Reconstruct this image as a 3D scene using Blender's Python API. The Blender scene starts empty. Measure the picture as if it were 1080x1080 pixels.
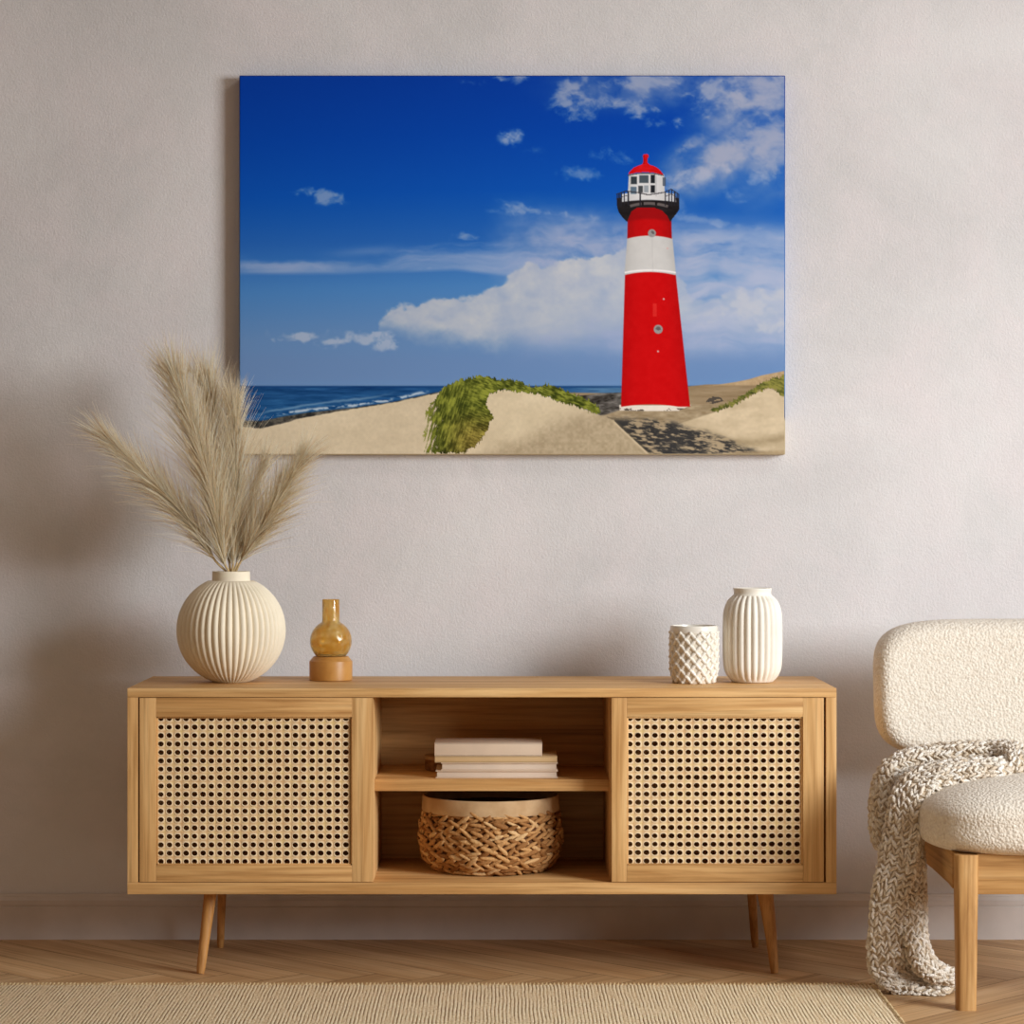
import bpy, bmesh, math, random
import numpy as np
from mathutils import Vector, Matrix

random.seed(7)
rng = np.random.default_rng(11)
C = bpy.context.scene.collection
SC = bpy.context.scene
PI = math.pi

# ------------------------------------------------------------------ camera geometry
CAM_Y, CAM_H, FPX, VX, VY = -6.28, 1.0491, 2691.6, 529.0, 540.0
CAM_X = 0.0


def P(px, py, d):
    """world point seen at a pixel, d metres in front of the camera plane"""
    return Vector(((px - VX) / FPX * d, CAM_Y + d, CAM_H - (py - VY) / FPX * d))


S0 = 5.756 / FPX            # metres per pixel on the sideboard's front plane


def X0(px): return (px - VX) * S0
def Z0(py): return CAM_H - (py - VY) * S0


# ------------------------------------------------------------------ materials
def new_mat(name):
    m = bpy.data.materials.new(name)
    m.use_nodes = True
    nt = m.node_tree
    b = nt.nodes['Principled BSDF']
    return m, nt, b


def L(c):
    """sRGB 0-255 -> linear rgba"""
    o = []
    for v in c:
        v = v / 255.0
        o.append(v / 12.92 if v <= 0.04045 else ((v + 0.055) / 1.055) ** 2.4)
    return tuple(o) + (1.0,)


def node(nt, t, **kw):
    n = nt.nodes.new(t)
    for k, v in kw.items():
        if k in n.inputs:
            n.inputs[k].default_value = v
        else:
            setattr(n, k, v)
    return n


def ramp(nt, stops):
    r = nt.nodes.new('ShaderNodeValToRGB')
    cr = r.color_ramp
    while len(cr.elements) < len(stops):
        cr.elements.new(0.5)
    for e, (p, c) in zip(cr.elements, stops):
        e.position = p
        e.color = c
    return r


def coords(nt, scale=(1, 1, 1), kind='Object', rot=(0, 0, 0)):
    tc = nt.nodes.new('ShaderNodeTexCoord')
    mp = nt.nodes.new('ShaderNodeMapping')
    mp.inputs['Scale'].default_value = scale
    mp.inputs['Rotation'].default_value = rot
    nt.links.new(tc.outputs[kind], mp.inputs['Vector'])
    return mp.outputs['Vector']


def mixc(nt, a, b, fac, mode='MIX'):
    m = nt.nodes.new('ShaderNodeMix')
    m.data_type = 'RGBA'
    m.blend_type = mode
    for sock, v in ((m.inputs['Factor'], fac), (m.inputs['A'], a), (m.inputs['B'], b)):
        pass
    ins = {i.identifier: i for i in m.inputs}
    for key, v in (('Factor_Float', fac), ('A_Color', a), ('B_Color', b)):
        s = ins[key]
        if isinstance(v, bpy.types.NodeSocket):
            nt.links.new(v, s)
        else:
            s.default_value = v
    return [o for o in m.outputs if o.identifier == 'Result_Color'][0]


def bump(nt, bsdf, height, strength=0.3, dist=0.01):
    b = nt.nodes.new('ShaderNodeBump')
    b.inputs['Strength'].default_value = strength
    b.inputs['Distance'].default_value = dist
    nt.links.new(height, b.inputs['Height'])
    nt.links.new(b.outputs['Normal'], bsdf.inputs['Normal'])


def wood(name, axis, dark, mid, light, rough=0.55, seed=0.0, fine=1.0, random_tone=False):
    """oak-like grain running along one object axis"""
    m, nt, b = new_mat(name)
    sc = [16.0 * fine] * 3
    sc[axis] = 0.9 * fine
    v = coords(nt, tuple(sc))
    add = node(nt, 'ShaderNodeVectorMath', operation='ADD')
    add.inputs[1].default_value = (seed, seed * 1.7, seed * 0.6)
    nt.links.new(v, add.inputs[0])
    base_vec = add.outputs[0]
    if random_tone:
        geo = nt.nodes.new('ShaderNodeNewGeometry')
        mul = node(nt, 'ShaderNodeVectorMath', operation='SCALE')
        cx = nt.nodes.new('ShaderNodeCombineXYZ')
        for s in 'XYZ':
            nt.links.new(geo.outputs['Random Per Island'], cx.inputs[s])
        nt.links.new(cx.outputs[0], mul.inputs[0])
        mul.inputs['Scale'].default_value = 37.0
        a2 = node(nt, 'ShaderNodeVectorMath', operation='ADD')
        nt.links.new(base_vec, a2.inputs[0])
        nt.links.new(mul.outputs[0], a2.inputs[1])
        base_vec = a2.outputs[0]
    n1 = node(nt, 'ShaderNodeTexNoise', Scale=1.0, Detail=6.0, Roughness=0.62, Distortion=1.1)
    nt.links.new(base_vec, n1.inputs['Vector'])
    sc2 = [120.0 * fine] * 3
    sc2[axis] = 3.0 * fine
    v2 = coords(nt, tuple(sc2))
    n2 = node(nt, 'ShaderNodeTexNoise', Scale=1.0, Detail=3.0, Roughness=0.6)
    nt.links.new(v2, n2.inputs['Vector'])
    r1 = ramp(nt, [(0.28, L(dark)), (0.5, L(mid)), (0.72, L(light))])
    nt.links.new(n1.outputs['Fac'], r1.inputs['Fac'])
    r2 = ramp(nt, [(0.30, (0.60, 0.52, 0.42, 1)), (0.52, (1, 1, 1, 1)), (0.75, (1.08, 1.08, 1.08, 1))])
    nt.links.new(n2.outputs['Fac'], r2.inputs['Fac'])
    col = mixc(nt, r1.outputs['Color'], r2.outputs['Color'], 0.75, 'MULTIPLY')
    if random_tone:
        rr = ramp(nt, [(0.0, (0.8, 0.79, 0.78, 1)), (1.0, (1.06, 1.05, 1.04, 1))])
        nt.links.new(geo.outputs['Random Per Island'], rr.inputs['Fac'])
        col = mixc(nt, col, rr.outputs['Color'], 1.0, 'MULTIPLY')
    nt.links.new(col, b.inputs['Base Color'])
    b.inputs['Roughness'].default_value = rough
    b.inputs['Specular IOR Level'].default_value = 0.3
    bump(nt, b, n2.outputs['Fac'], 0.12, 0.002)
    return m


OAK = ((180, 128, 70), (216, 169, 110), (236, 198, 142))
M_OAK_X = wood('oak grain sideways', 0, *OAK, seed=1.3)
M_OAK_Z = wood('oak grain upright', 2, *OAK, seed=4.1)
M_OAK_Y = wood('oak grain deep', 1, *OAK, seed=2.7)
M_OAK_IN = wood('oak back board', 0, (172, 126, 74), (206, 158, 100), (224, 180, 122), seed=8.2)
CH = ((150, 104, 56), (194, 148, 92), (216, 176, 122))
M_CHAIR_Z = wood('chair oak upright', 2, *CH, seed=3.3, fine=1.4)
M_CHAIR_X = wood('chair oak sideways', 0, *CH, seed=6.3, fine=1.2)
M_CHAIR_Y = wood('chair oak deep', 1, *CH, seed=7.3, fine=1.2)
M_LEG = wood('leg oak upright', 2, (156, 104, 52), (186, 132, 72), (204, 152, 92), seed=9.0)


def plaster(name, base, alt, pink):
    m, nt, b = new_mat(name)
    v = coords(nt)
    n1 = node(nt, 'ShaderNodeTexNoise', Scale=1.5, Detail=5.0, Roughness=0.62, Distortion=0.6)
    nt.links.new(v, n1.inputs['Vector'])
    n2 = node(nt, 'ShaderNodeTexNoise', Scale=4.2, Detail=7.0, Roughness=0.66, Distortion=0.4)
    nt.links.new(v, n2.inputs['Vector'])
    r1 = ramp(nt, [(0.36, L(base)), (0.62, L(alt))])
    nt.links.new(n1.outputs['Fac'], r1.inputs['Fac'])
    r2 = ramp(nt, [(0.42, (0, 0, 0, 1)), (0.66, (1, 1, 1, 1))])
    nt.links.new(n2.outputs['Fac'], r2.inputs['Fac'])
    fac = node(nt, 'ShaderNodeMath', operation='MULTIPLY')
    fac.inputs[1].default_value = 0.5
    nt.links.new(r2.outputs['Color'], fac.inputs[0])
    col = mixc(nt, r1.outputs['Color'], L(pink), fac.outputs[0])
    nt.links.new(col, b.inputs['Base Color'])
    b.inputs['Roughness'].default_value = 0.92
    b.inputs['Specular IOR Level'].default_value = 0.12
    f1 = node(nt, 'ShaderNodeTexNoise', Scale=190.0, Detail=4.0, Roughness=0.7)
    nt.links.new(coords(nt, (1.0, 1.0, 0.75)), f1.inputs['Vector'])
    f2 = node(nt, 'ShaderNodeTexNoise', Scale=22.0, Detail=4.0, Roughness=0.6)
    nt.links.new(v, f2.inputs['Vector'])
    s = node(nt, 'ShaderNodeMath', operation='MULTIPLY_ADD')
    s.inputs[1].default_value = 0.9
    nt.links.new(f2.outputs['Fac'], s.inputs[0])
    nt.links.new(f1.outputs['Fac'], s.inputs[2])
    bump(nt, b, s.outputs[0], 0.5, 0.0034)
    return m


M_WALL = plaster('limewash plaster', (225, 222, 222), (211, 208, 208), (229, 220, 221))


def simple(name, col, rough=0.6, spec=0.3, nscale=None, nstr=0.2, ndist=0.002, col2=None, cscale=12.0):
    m, nt, b = new_mat(name)
    b.inputs['Roughness'].default_value = rough
    b.inputs['Specular IOR Level'].default_value = spec
    v = coords(nt)
    c2 = col2 if col2 else tuple(max(0, c * 0.96) for c in col)
    n = node(nt, 'ShaderNodeTexNoise', Scale=cscale, Detail=4.0)
    nt.links.new(v, n.inputs['Vector'])
    r = ramp(nt, [(0.35, L(c2)), (0.65, L(col))])
    nt.links.new(n.outputs['Fac'], r.inputs['Fac'])
    nt.links.new(r.outputs['Color'], b.inputs['Base Color'])
    if nscale:
        f = node(nt, 'ShaderNodeTexNoise', Scale=nscale, Detail=4.0, Roughness=0.6)
        nt.links.new(v, f.inputs['Vector'])
        bump(nt, b, f.outputs['Fac'], nstr, ndist)
    return m


M_BASE = simple('painted skirting', (216, 206, 200), 0.6, 0.25)
M_CERAMIC = simple('cream ceramic', (242, 230, 206), 0.62, 0.3, 300, 0.06, 0.001)
M_CERAMIC_W = simple('white ceramic', (242, 235, 222), 0.5, 0.4, 300, 0.05, 0.001)
M_GLAZE = simple('glazed white ceramic', (240, 234, 222), 0.22, 0.5)
M_GLAZE_IN = simple('lattice pot wall', (232, 222, 204), 0.4, 0.4)
M_PAGES = simple('cream paper', (226, 206, 186), 0.8, 0.1)
M_COVER = simple('cream cloth cover', (222, 198, 174), 0.75, 0.15, 600, 0.1, 0.0006)
M_COVER_TAN = simple('tan card cover', (214, 180, 134), 0.7, 0.15)
M_CORK = simple('brown cork side', (150, 104, 66), 0.9, 0.1, 220, 0.5, 0.003, (108, 70, 42), 90)
M_CORK_TOP = simple('pale cork lid', (190, 156, 116), 0.85, 0.1, 220, 0.3, 0.002, (170, 134, 96), 60)
M_BAND = simple('pale basket band', (206, 172, 132), 0.8, 0.15, 90, 0.3, 0.002, (188, 152, 112), 25)
M_LINING = simple('brown basket lining', (96, 62, 40), 0.9, 0.1)


def boucle(name, col, col2):
    m, nt, b = new_mat(name)
    v = coords(nt)
    n = node(nt, 'ShaderNodeTexNoise', Scale=140.0, Detail=4.0, Roughness=0.7)
    nt.links.new(v, n.inputs['Vector'])
    r = ramp(nt, [(0.34, L(col2)), (0.6, L(col))])
    nt.links.new(n.outputs['Fac'], r.inputs['Fac'])
    nt.links.new(r.outputs['Color'], b.inputs['Base Color'])
    b.inputs['Roughness'].default_value = 0.95
    b.inputs['Specular IOR Level'].default_value = 0.08
    b.inputs['Sheen Weight'].default_value = 0.15
    vo = node(nt, 'ShaderNodeTexVoronoi', Scale=165.0)
    nt.links.new(v, vo.inputs['Vector'])
    s = node(nt, 'ShaderNodeMath', operation='SUBTRACT')
    nt.links.new(n.outputs['Fac'], s.inputs[0])
    nt.links.new(vo.outputs['Distance'], s.inputs[1])
    bump(nt, b, s.outputs[0], 0.55, 0.005)
    return m


M_BOUCLE = boucle('cream boucle', (236, 226, 211), (218, 204, 186))


def island_mat(name, stops, rough=0.9, nscale=200, nstr=0.4, ndist=0.002, mott=0.7):
    m, nt, b = new_mat(name)
    g = nt.nodes.new('ShaderNodeNewGeometry')
    r = ramp(nt, [(p, L(c)) for p, c in stops])
    nt.links.new(g.outputs['Random Per Island'], r.inputs['Fac'])
    v = coords(nt)
    n = node(nt, 'ShaderNodeTexNoise', Scale=nscale, Detail=3.0)
    nt.links.new(v, n.inputs['Vector'])
    r2 = ramp(nt, [(0.3, (0.78, 0.76, 0.72, 1)), (0.6, (1, 1, 1, 1))])
    nt.links.new(n.outputs['Fac'], r2.inputs['Fac'])
    col = mixc(nt, r.outputs['Color'], r2.outputs['Color'], mott, 'MULTIPLY')
    nt.links.new(col, b.inputs['Base Color'])
    b.inputs['Roughness'].default_value = rough
    b.inputs['Specular IOR Level'].default_value = 0.12
    bump(nt, b, n.outputs['Fac'], nstr, ndist)
    return m


M_STRAW = island_mat('woven seagrass', [(0.0, (140, 92, 50)), (0.4, (180, 130, 80)), (0.8, (204, 156, 102)), (1.0, (224, 186, 136))], 0.7, 150, 0.6, 0.004)
M_YARN = island_mat('cream marled yarn', [(0.0, (216, 196, 172)), (0.5, (238, 226, 210)), (1.0, (250, 242, 232))], 0.95, 230, 0.9, 0.006)
M_YARN_CORE = simple('taupe yarn core with gap shade', (196, 176, 150), 0.95, 0.05, 200, 0.5, 0.003)  # taupe of the marl, toned down to paint shade into the stitch gaps
M_PLUME = island_mat('dry pampas plume', [(0.0, (210, 172, 120)), (0.28, (255, 240, 206)), (1.0, (255, 253, 240))], 0.85, 60, 0.0, 0.001, mott=0.0)
_nt = M_PLUME.node_tree
_pb = _nt.nodes['Principled BSDF']
_tr = _nt.nodes.new('ShaderNodeBsdfTranslucent')
_mx = _nt.nodes.new('ShaderNodeMixShader')
_mx.inputs[0].default_value = 0.42
_pb.inputs['Roughness'].default_value = 0.38
_pb.inputs['Specular IOR Level'].default_value = 0.7
_nt.links.new(_pb.inputs['Base Color'].links[0].from_socket, _tr.inputs['Color'])
_nt.links.new(_pb.outputs[0], _mx.inputs[1])
_nt.links.new(_tr.outputs[0], _mx.inputs[2])
_nt.links.new(_mx.outputs[0], _nt.nodes['Material Output'].inputs['Surface'])
M_STALK = island_mat('dry pampas stalk', [(0.0, (196, 164, 112)), (1.0, (226, 202, 156))], 0.7, 60, 0.1, 0.001)


def cane_mat():
    m, nt, b = new_mat('woven cane')
    a = nt.nodes.new('ShaderNodeVertexColor')
    a.layer_name = 'strand'
    v = coords(nt)
    n = node(nt, 'ShaderNodeTexNoise', Scale=55.0, Detail=2.0)
    nt.links.new(v, n.inputs['Vector'])
    r = ramp(nt, [(0.38, L((206, 160, 104))), (0.5, L((218, 178, 124))), (0.62, L((220, 186, 118)))])
    nt.links.new(n.outputs['Fac'], r.inputs['Fac'])
    col = mixc(nt, r.outputs['Color'], L((244, 222, 188)), a.outputs['Color'])
    nt.links.new(col, b.inputs['Base Color'])
    b.inputs['Roughness'].default_value = 0.55
    b.inputs['Specular IOR Level'].default_value = 0.25
    return m


M_CANE = cane_mat()


def amber_glass():
    m, nt, b = new_mat('amber crackle glass')
    v = coords(nt)
    n = node(nt, 'ShaderNodeTexNoise', Scale=38.0, Detail=3.0, Distortion=1.0)
    nt.links.new(v, n.inputs['Vector'])
    r = ramp(nt, [(0.38, L((238, 190, 92))), (0.62, L((255, 236, 172)))])
    nt.links.new(n.outputs['Fac'], r.inputs['Fac'])
    nt.links.new(r.outputs['Color'], b.inputs['Base Color'])
    b.inputs['Transmission Weight'].default_value = 0.8
    b.inputs['Roughness'].default_value = 0.06
    b.inputs['IOR'].default_value = 1.42
    bump(nt, b, n.outputs['Fac'], 0.4, 0.006)
    return m


M_AMBER = amber_glass()
M_AMBER_BASE = simple('honey lacquered base', (196, 142, 74), 0.4, 0.4, None, col2=(178, 122, 56), cscale=20)


def rug_mat():
    m, nt, b = new_mat('jute weave')
    tc = nt.nodes.new('ShaderNodeTexCoord')
    # slight wander of the rows
    nz = node(nt, 'ShaderNodeTexNoise', Scale=9.0, Detail=2.0)
    nt.links.new(tc.outputs['Object'], nz.inputs['Vector'])
    sx = nt.nodes.new('ShaderNodeSeparateXYZ')
    nt.links.new(tc.outputs['Object'], sx.inputs[0])

    def math_(op, a, bb, c=None):
        n = node(nt, 'ShaderNodeMath', operation=op)
        for i, q in enumerate((a, bb, c)):
            if q is None:
                continue
            if isinstance(q, bpy.types.NodeSocket):
                nt.links.new(q, n.inputs[i])
            else:
                n.inputs[i].default_value = q
        return n.outputs[0]
    pitch = 0.0080
    xw = math_('MULTIPLY_ADD', nz.outputs['Fac'], 0.006, sx.outputs['X'])
    u = math_('DIVIDE', xw, pitch)
    uf = math_('FRACT', u, None)
    ui = math_('FLOOR', u, None)
    h1 = math_('SINE', math_('MULTIPLY', uf, PI), None)
    wn = node(nt, 'ShaderNodeTexWhiteNoise', noise_dimensions='1D')
    nt.links.new(ui, wn.inputs['W'])
    vv = math_('ADD', math_('DIVIDE', sx.outputs['Y'], 0.0125), wn.outputs['Value'])
    h2 = math_('ABSOLUTE', math_('SINE', math_('MULTIPLY', vv, PI), None), None)
    h = math_('MULTIPLY', math_('POWER', h1, 0.6), math_('MULTIPLY_ADD', math_('POWER', h2, 0.5), 0.55, 0.45))
    n2 = node(nt, 'ShaderNodeTexNoise', Scale=190.0, Detail=3.0, Roughness=0.7)
    nt.links.new(tc.outputs['Object'], n2.inputs['Vector'])
    wr = node(nt, 'ShaderNodeTexNoise', Scale=1.0, Detail=2.0)
    mpr = nt.nodes.new('ShaderNodeMapping')
    mpr.inputs['Scale'].default_value = (60, 7, 1)
    nt.links.new(tc.outputs['Object'], mpr.inputs['Vector'])
    nt.links.new(mpr.outputs['Vector'], wr.inputs['Vector'])
    rowmix = math_('MULTIPLY_ADD', wr.outputs['Fac'], 3.4, -1.0)
    rowc = node(nt, 'ShaderNodeClamp')
    nt.links.new(rowmix, rowc.inputs['Value'])
    hm = math_('MULTIPLY_ADD', math_('SUBTRACT', h, 0.62), rowc.outputs[0], 0.58)
    hh = math_('MULTIPLY_ADD', n2.outputs['Fac'], 1.5, math_('SUBTRACT', hm, 0.75))
    r = ramp(nt, [(0.18, L((104, 72, 38))), (0.42, L((216, 184, 140))), (0.80, L((255, 240, 208)))])
    nt.links.new(hh, r.inputs['Fac'])
    nt.links.new(r.outputs['Color'], b.inputs['Base Color'])
    b.inputs['Roughness'].default_value = 0.95
    b.inputs['Specular IOR Level'].default_value = 0.08
    bump(nt, b, hh, 0.7, 0.004)
    return m


M_RUG = rug_mat()
M_RUG_EDGE = simple('jute binding', (226, 204, 162), 0.95, 0.08, 160, 0.5, 0.003, (190, 160, 116), 120)
M_FLOOR_GAP = simple('floor joint', (84, 58, 36), 0.9, 0.1)


# ------------------------------------------------------------------ object helpers
def link(o, parent=None):
    C.objects.link(o)
    if parent is not None:
        o.parent = parent
    return o


def empty(name, loc):
    o = bpy.data.objects.new(name, None)
    o.empty_display_size = 0.05
    o.location = loc
    C.objects.link(o)
    return o


def tag(o, label=None, cat=None, group=None, kind=None):
    if label: o['label'] = label
    if cat: o['category'] = cat
    if group: o['group'] = group
    if kind: o['kind'] = kind
    return o


class MB:
    """collects shapes in world coordinates and links them as one mesh object"""
    def __init__(self):
        self.v = []          # list of arrays
        self.f = []          # list of tuples
        self.mi = []
        self.n = 0
        self.col = []

    def add(self, verts, faces, mi=0):
        off = self.n
        self.v.append(np.asarray(verts, dtype=float).reshape(-1, 3))
        self.n += len(self.v[-1])
        for f in faces:
            self.f.append(tuple(i + off for i in f))
        self.mi += [mi] * len(faces)

    def box(self, x0, x1, y0, y1, z0, z1, bev=0.0015, mi=0, seg=2):
        bm = bmesh.new()
        bmesh.ops.create_cube(bm, size=1.0)
        for v in bm.verts:
            v.co = Vector(((x0 + x1) / 2 + v.co.x * (x1 - x0), (y0 + y1) / 2 + v.co.y * (y1 - y0), (z0 + z1) / 2 + v.co.z * (z1 - z0)))
        if bev > 0:
            bmesh.ops.bevel(bm, geom=bm.edges[:], offset=bev, segments=seg, affect='EDGES', profile=0.6)
        bm.verts.ensure_lookup_table()
        self.add([v.co[:] for v in bm.verts], [[v.index for v in f.verts] for f in bm.faces], mi)
        bm.free()

    def grid(self, pts, closed_u=False, closed_v=False, mi=0, cap=False):
        """pts: array (nu, nv, 3)"""
        pts = np.asarray(pts, float)
        nu, nv = pts.shape[:2]
        fs = []
        for i in range(nu if closed_u else nu - 1):
            a = i * nv
            b2 = ((i + 1) % nu) * nv
            for j in range(nv if closed_v else nv - 1):
                k = (j + 1) % nv
                fs.append((a + j, a + k, b2 + k, b2 + j))
        if cap and closed_v:
            fs.append(tuple(range(nv))[::-1])
            fs.append(tuple((nu - 1) * nv + j for j in range(nv)))
        self.add(pts.reshape(-1, 3), fs, mi)

    def lathe(self, cx, cy, prof, n=64, mi=0, rib=None):
        """prof: list of (r, z); rib(theta array, index) -> radius offset array"""
        th = np.linspace(0, 2 * PI, n, endpoint=False)
        rows = []
        for i, (r, z) in enumerate(prof):
            rr = np.full(n, r)
            if rib is not None:
                rr = rr + rib(th, i)
            rows.append(np.stack([cx + rr * np.cos(th), cy + rr * np.sin(th), np.full(n, z)], 1))
        rows = np.array(rows)
        self.grid(rows, closed_v=True, mi=mi)
        for idx, rev in ((0, True), (len(prof) - 1, False)):
            if prof[idx][0] > 1e-4:
                off = self.n
                ring = rows[idx]
                fs = [tuple(range(n))[::-1] if rev else tuple(range(n))]
                self.add(ring, fs, mi)

    def tube(self, path, radii, n=10, mi=0, cap=True, squash=None):
        path = [Vector(p) for p in path]
        rows = []
        t0 = (path[1] - path[0]).normalized()
        ref = Vector((0, 1, 0)) if abs(t0.y) < 0.9 else Vector((1, 0, 0))
        for i, p in enumerate(path):
            t = (path[min(i + 1, len(path) - 1)] - path[max(i - 1, 0)]).normalized()
            a = t.cross(ref).normalized()
            b = a.cross(t).normalized()
            r = radii[i] if hasattr(radii, '__len__') else radii
            rows.append([tuple(p + (a * math.cos(q) + b * math.sin(q)) * r) for q in np.linspace(0, 2 * PI, n, endpoint=False)])
        self.grid(np.array(rows), closed_v=True, mi=mi, cap=cap)

    def build(self, name, mats, parent=None, origin=None, smooth=True, angle=35):
        V = np.concatenate(self.v)
        org = Vector(origin) if origin is not None else (Vector(parent_world(parent)) if parent else Vector((0, 0, 0)))
        V = V - np.array(org[:])
        me = bpy.data.meshes.new(name)
        me.from_pydata(V.tolist(), [], self.f)
        if not isinstance(mats, (list, tuple)):
            mats = [mats]
        for m in mats:
            me.materials.append(m)
        if len(mats) > 1:
            me.polygons.foreach_set('material_index', self.mi)
        if smooth:
            me.polygons.foreach_set('use_smooth', [True] * len(me.polygons))
            if angle:
                try:
                    me.set_sharp_from_angle(angle=math.radians(angle))
                except Exception:
                    pass
        me.update()
        o = bpy.data.objects.new(name, me)
        C.objects.link(o)
        if parent is not None:
            o.parent = parent
            o.location = org - Vector(parent_world(parent))
        else:
            o.location = org
        return o


def parent_world(p):
    loc = Vector((0, 0, 0))
    while p is not None:
        loc += p.location
        p = p.parent
    return loc


def fix_normals(o):
    bm = bmesh.new()
    bm.from_mesh(o.data)
    bmesh.ops.recalc_face_normals(bm, faces=bm.faces[:])
    bm.to_mesh(o.data)
    bm.free()
    return o


def smooth_path(pts, n):
    """Catmull-Rom through points of any dimension"""
    p = np.asarray(pts, float)
    p = np.vstack([2 * p[0] - p[1], p, 2 * p[-1] - p[-2]])
    out = []
    m = len(p) - 3
    for s in np.linspace(0, m, n):
        i = min(int(s), m - 1)
        t = s - i
        a, b, c, d = p[i], p[i + 1], p[i + 2], p[i + 3]
        out.append(0.5 * (2 * b + (c - a) * t + (2 * a - 5 * b + 4 * c - d) * t * t + (3 * b - a - 3 * c + d) * t ** 3))
    return np.array(out)


# ------------------------------------------------------------------ the setting
w = MB()
w.box(-4.5, 4.5, 0.0, 0.12, -0.1, 3.6, 0)
tag(w.build('wall_back', M_WALL, smooth=False), kind='structure')

prof = [(0.0, 0.000), (-0.020, 0.000), (-0.020, 0.079), (-0.0175, 0.0805), (-0.0175, 0.083), (-0.0195, 0.0845),
        (-0.0195, 0.096), (-0.0165, 0.0985), (-0.013, 0.1035), (-0.013, 0.106), (-0.010, 0.1105), (0.0, 0.1105)]
b = MB()
b.grid(np.array([[(x, y, z) for (y, z) in prof] for x in (-4.5, 4.5)]))
tag(b.build('baseboard_back', M_BASE, smooth=False), kind='structure')

# herringbone floor: every plank an island of one mesh, a dark joint bed below
fl = MB()
W_, L_ = 0.118, 0.84
ca = math.sqrt(0.5)
g = 0.0009


def rot45(u, v):
    return (u * ca + v * ca, -u * ca + v * ca)


fx0, fx1, fy0, fy1 = -4.5, 4.5, -6.9, 0.0


def clip_poly(poly, ax, lim, keep_less):
    out = []
    for i in range(len(poly)):
        a, c = poly[i], poly[(i + 1) % len(poly)]
        ia = (a[ax] <= lim) if keep_less else (a[ax] >= lim)
        ic = (c[ax] <= lim) if keep_less else (c[ax] >= lim)
        if ia:
            out.append(a)
        if ia != ic:
            t = (lim - a[ax]) / (c[ax] - a[ax])
            out.append((a[0] + t * (c[0] - a[0]), a[1] + t * (c[1] - a[1])))
    return out


pl_h, pl_v = MB(), MB()
for n in range(-12, 13):
    for k in range(-70, 71):
        for vert in (0, 1):
            u0, v0 = k * W_ + n * L_, k * W_ - n * L_
            if vert:
                r4 = (u0, u0 + W_, v0 + W_, v0 + W_ + L_)
            else:
                r4 = (u0, u0 + L_, v0, v0 + W_)
            a0, a1, b0, b1 = r4[0] + g, r4[1] - g, r4[2] + g, r4[3] - g
            poly = [rot45(a0, b0), rot45(a1, b0), rot45(a1, b1), rot45(a0, b1)]
            poly = [(x + 0.04, y + 0.03) for x, y in poly]
            for ax, lim, less in ((0, fx1, True), (0, fx0, False), (1, fy1, True), (1, fy0, False)):
                if poly:
                    poly = clip_poly(poly, ax, lim, less)
            if len(poly) >= 3:
                fl.add([(x, y, 0.0) for x, y in poly], [tuple(range(len(poly)))], 1 if vert else 0)
fl.box(fx0, fx1, fy0, fy1, -0.05, -0.0012, 0, mi=2)


def floor_wood(name, ang):
    m = wood(name, 0, (180, 138, 94), (206, 166, 120), (222, 186, 142), rough=0.5, seed=2.0, fine=0.8, random_tone=True)
    for nd in list(m.node_tree.nodes):
        if nd.type == 'MAPPING':
            sc = tuple(nd.inputs['Scale'].default_value)
            tcs = nd.inputs['Vector'].links[0].from_socket
            r = m.node_tree.nodes.new('ShaderNodeMapping')
            r.inputs['Rotation'].default_value = (0, 0, ang)
            m.node_tree.links.new(tcs, r.inputs['Vector'])
            m.node_tree.links.new(r.outputs['Vector'], nd.inputs['Vector'])
    return m


tag(fl.build('floor', [floor_wood('plank grain one way', PI / 4), floor_wood('plank grain other way', -PI / 4), M_FLOOR_GAP], smooth=False), kind='structure')

# ------------------------------------------------------------------ rug
rx0, rx1, ry1, ry0 = -2.3, 0.822, CAM_Y + 5.627, -3.4
RT = 0.010
rg = empty('jute_rug', ((rx0 + rx1) / 2, (ry0 + ry1) / 2, 0))
m_ = MB()
m_.box(rx0 + 0.006, rx1 - 0.006, ry0, ry1 - 0.006, 0.0004, RT, 0.003)
m_.build('woven_field', M_RUG, rg)
m_ = MB()
for i in range(int((rx1 - rx0) / 0.0088)):
    x = rx0 + (i + 0.5) * 0.0088
    yj = ry1 - 0.007 + random.uniform(-0.0015, 0.004)
    m_.tube([(x, ry1 - 0.02, RT + 0.001), (x + random.uniform(-.001, .001), yj, RT + 0.0005), (x + random.uniform(-.002, .002), yj + 0.004, 0.0035)], [0.0024, 0.0027, 0.0015], n=6)
m_.build('looped_edge', M_RUG_EDGE, rg)
m_ = MB()
yy = np.arange(ry0, ry1 - 0.004, 0.0125)
pth = [(rx1 - 0.005 + 0.0012 * math.sin(i * 2.1), y, 0.0066) for i, y in enumerate(yy)]
m_.tube(pth, [0.0052 + 0.0009 * (i % 2) for i in range(len(pth))], n=8)
m_.build('side_binding', M_RUG_EDGE, rg)
tag(rg, 'pale woven jute rug lying on the wooden floor in front of the sideboard', 'rug')

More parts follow.
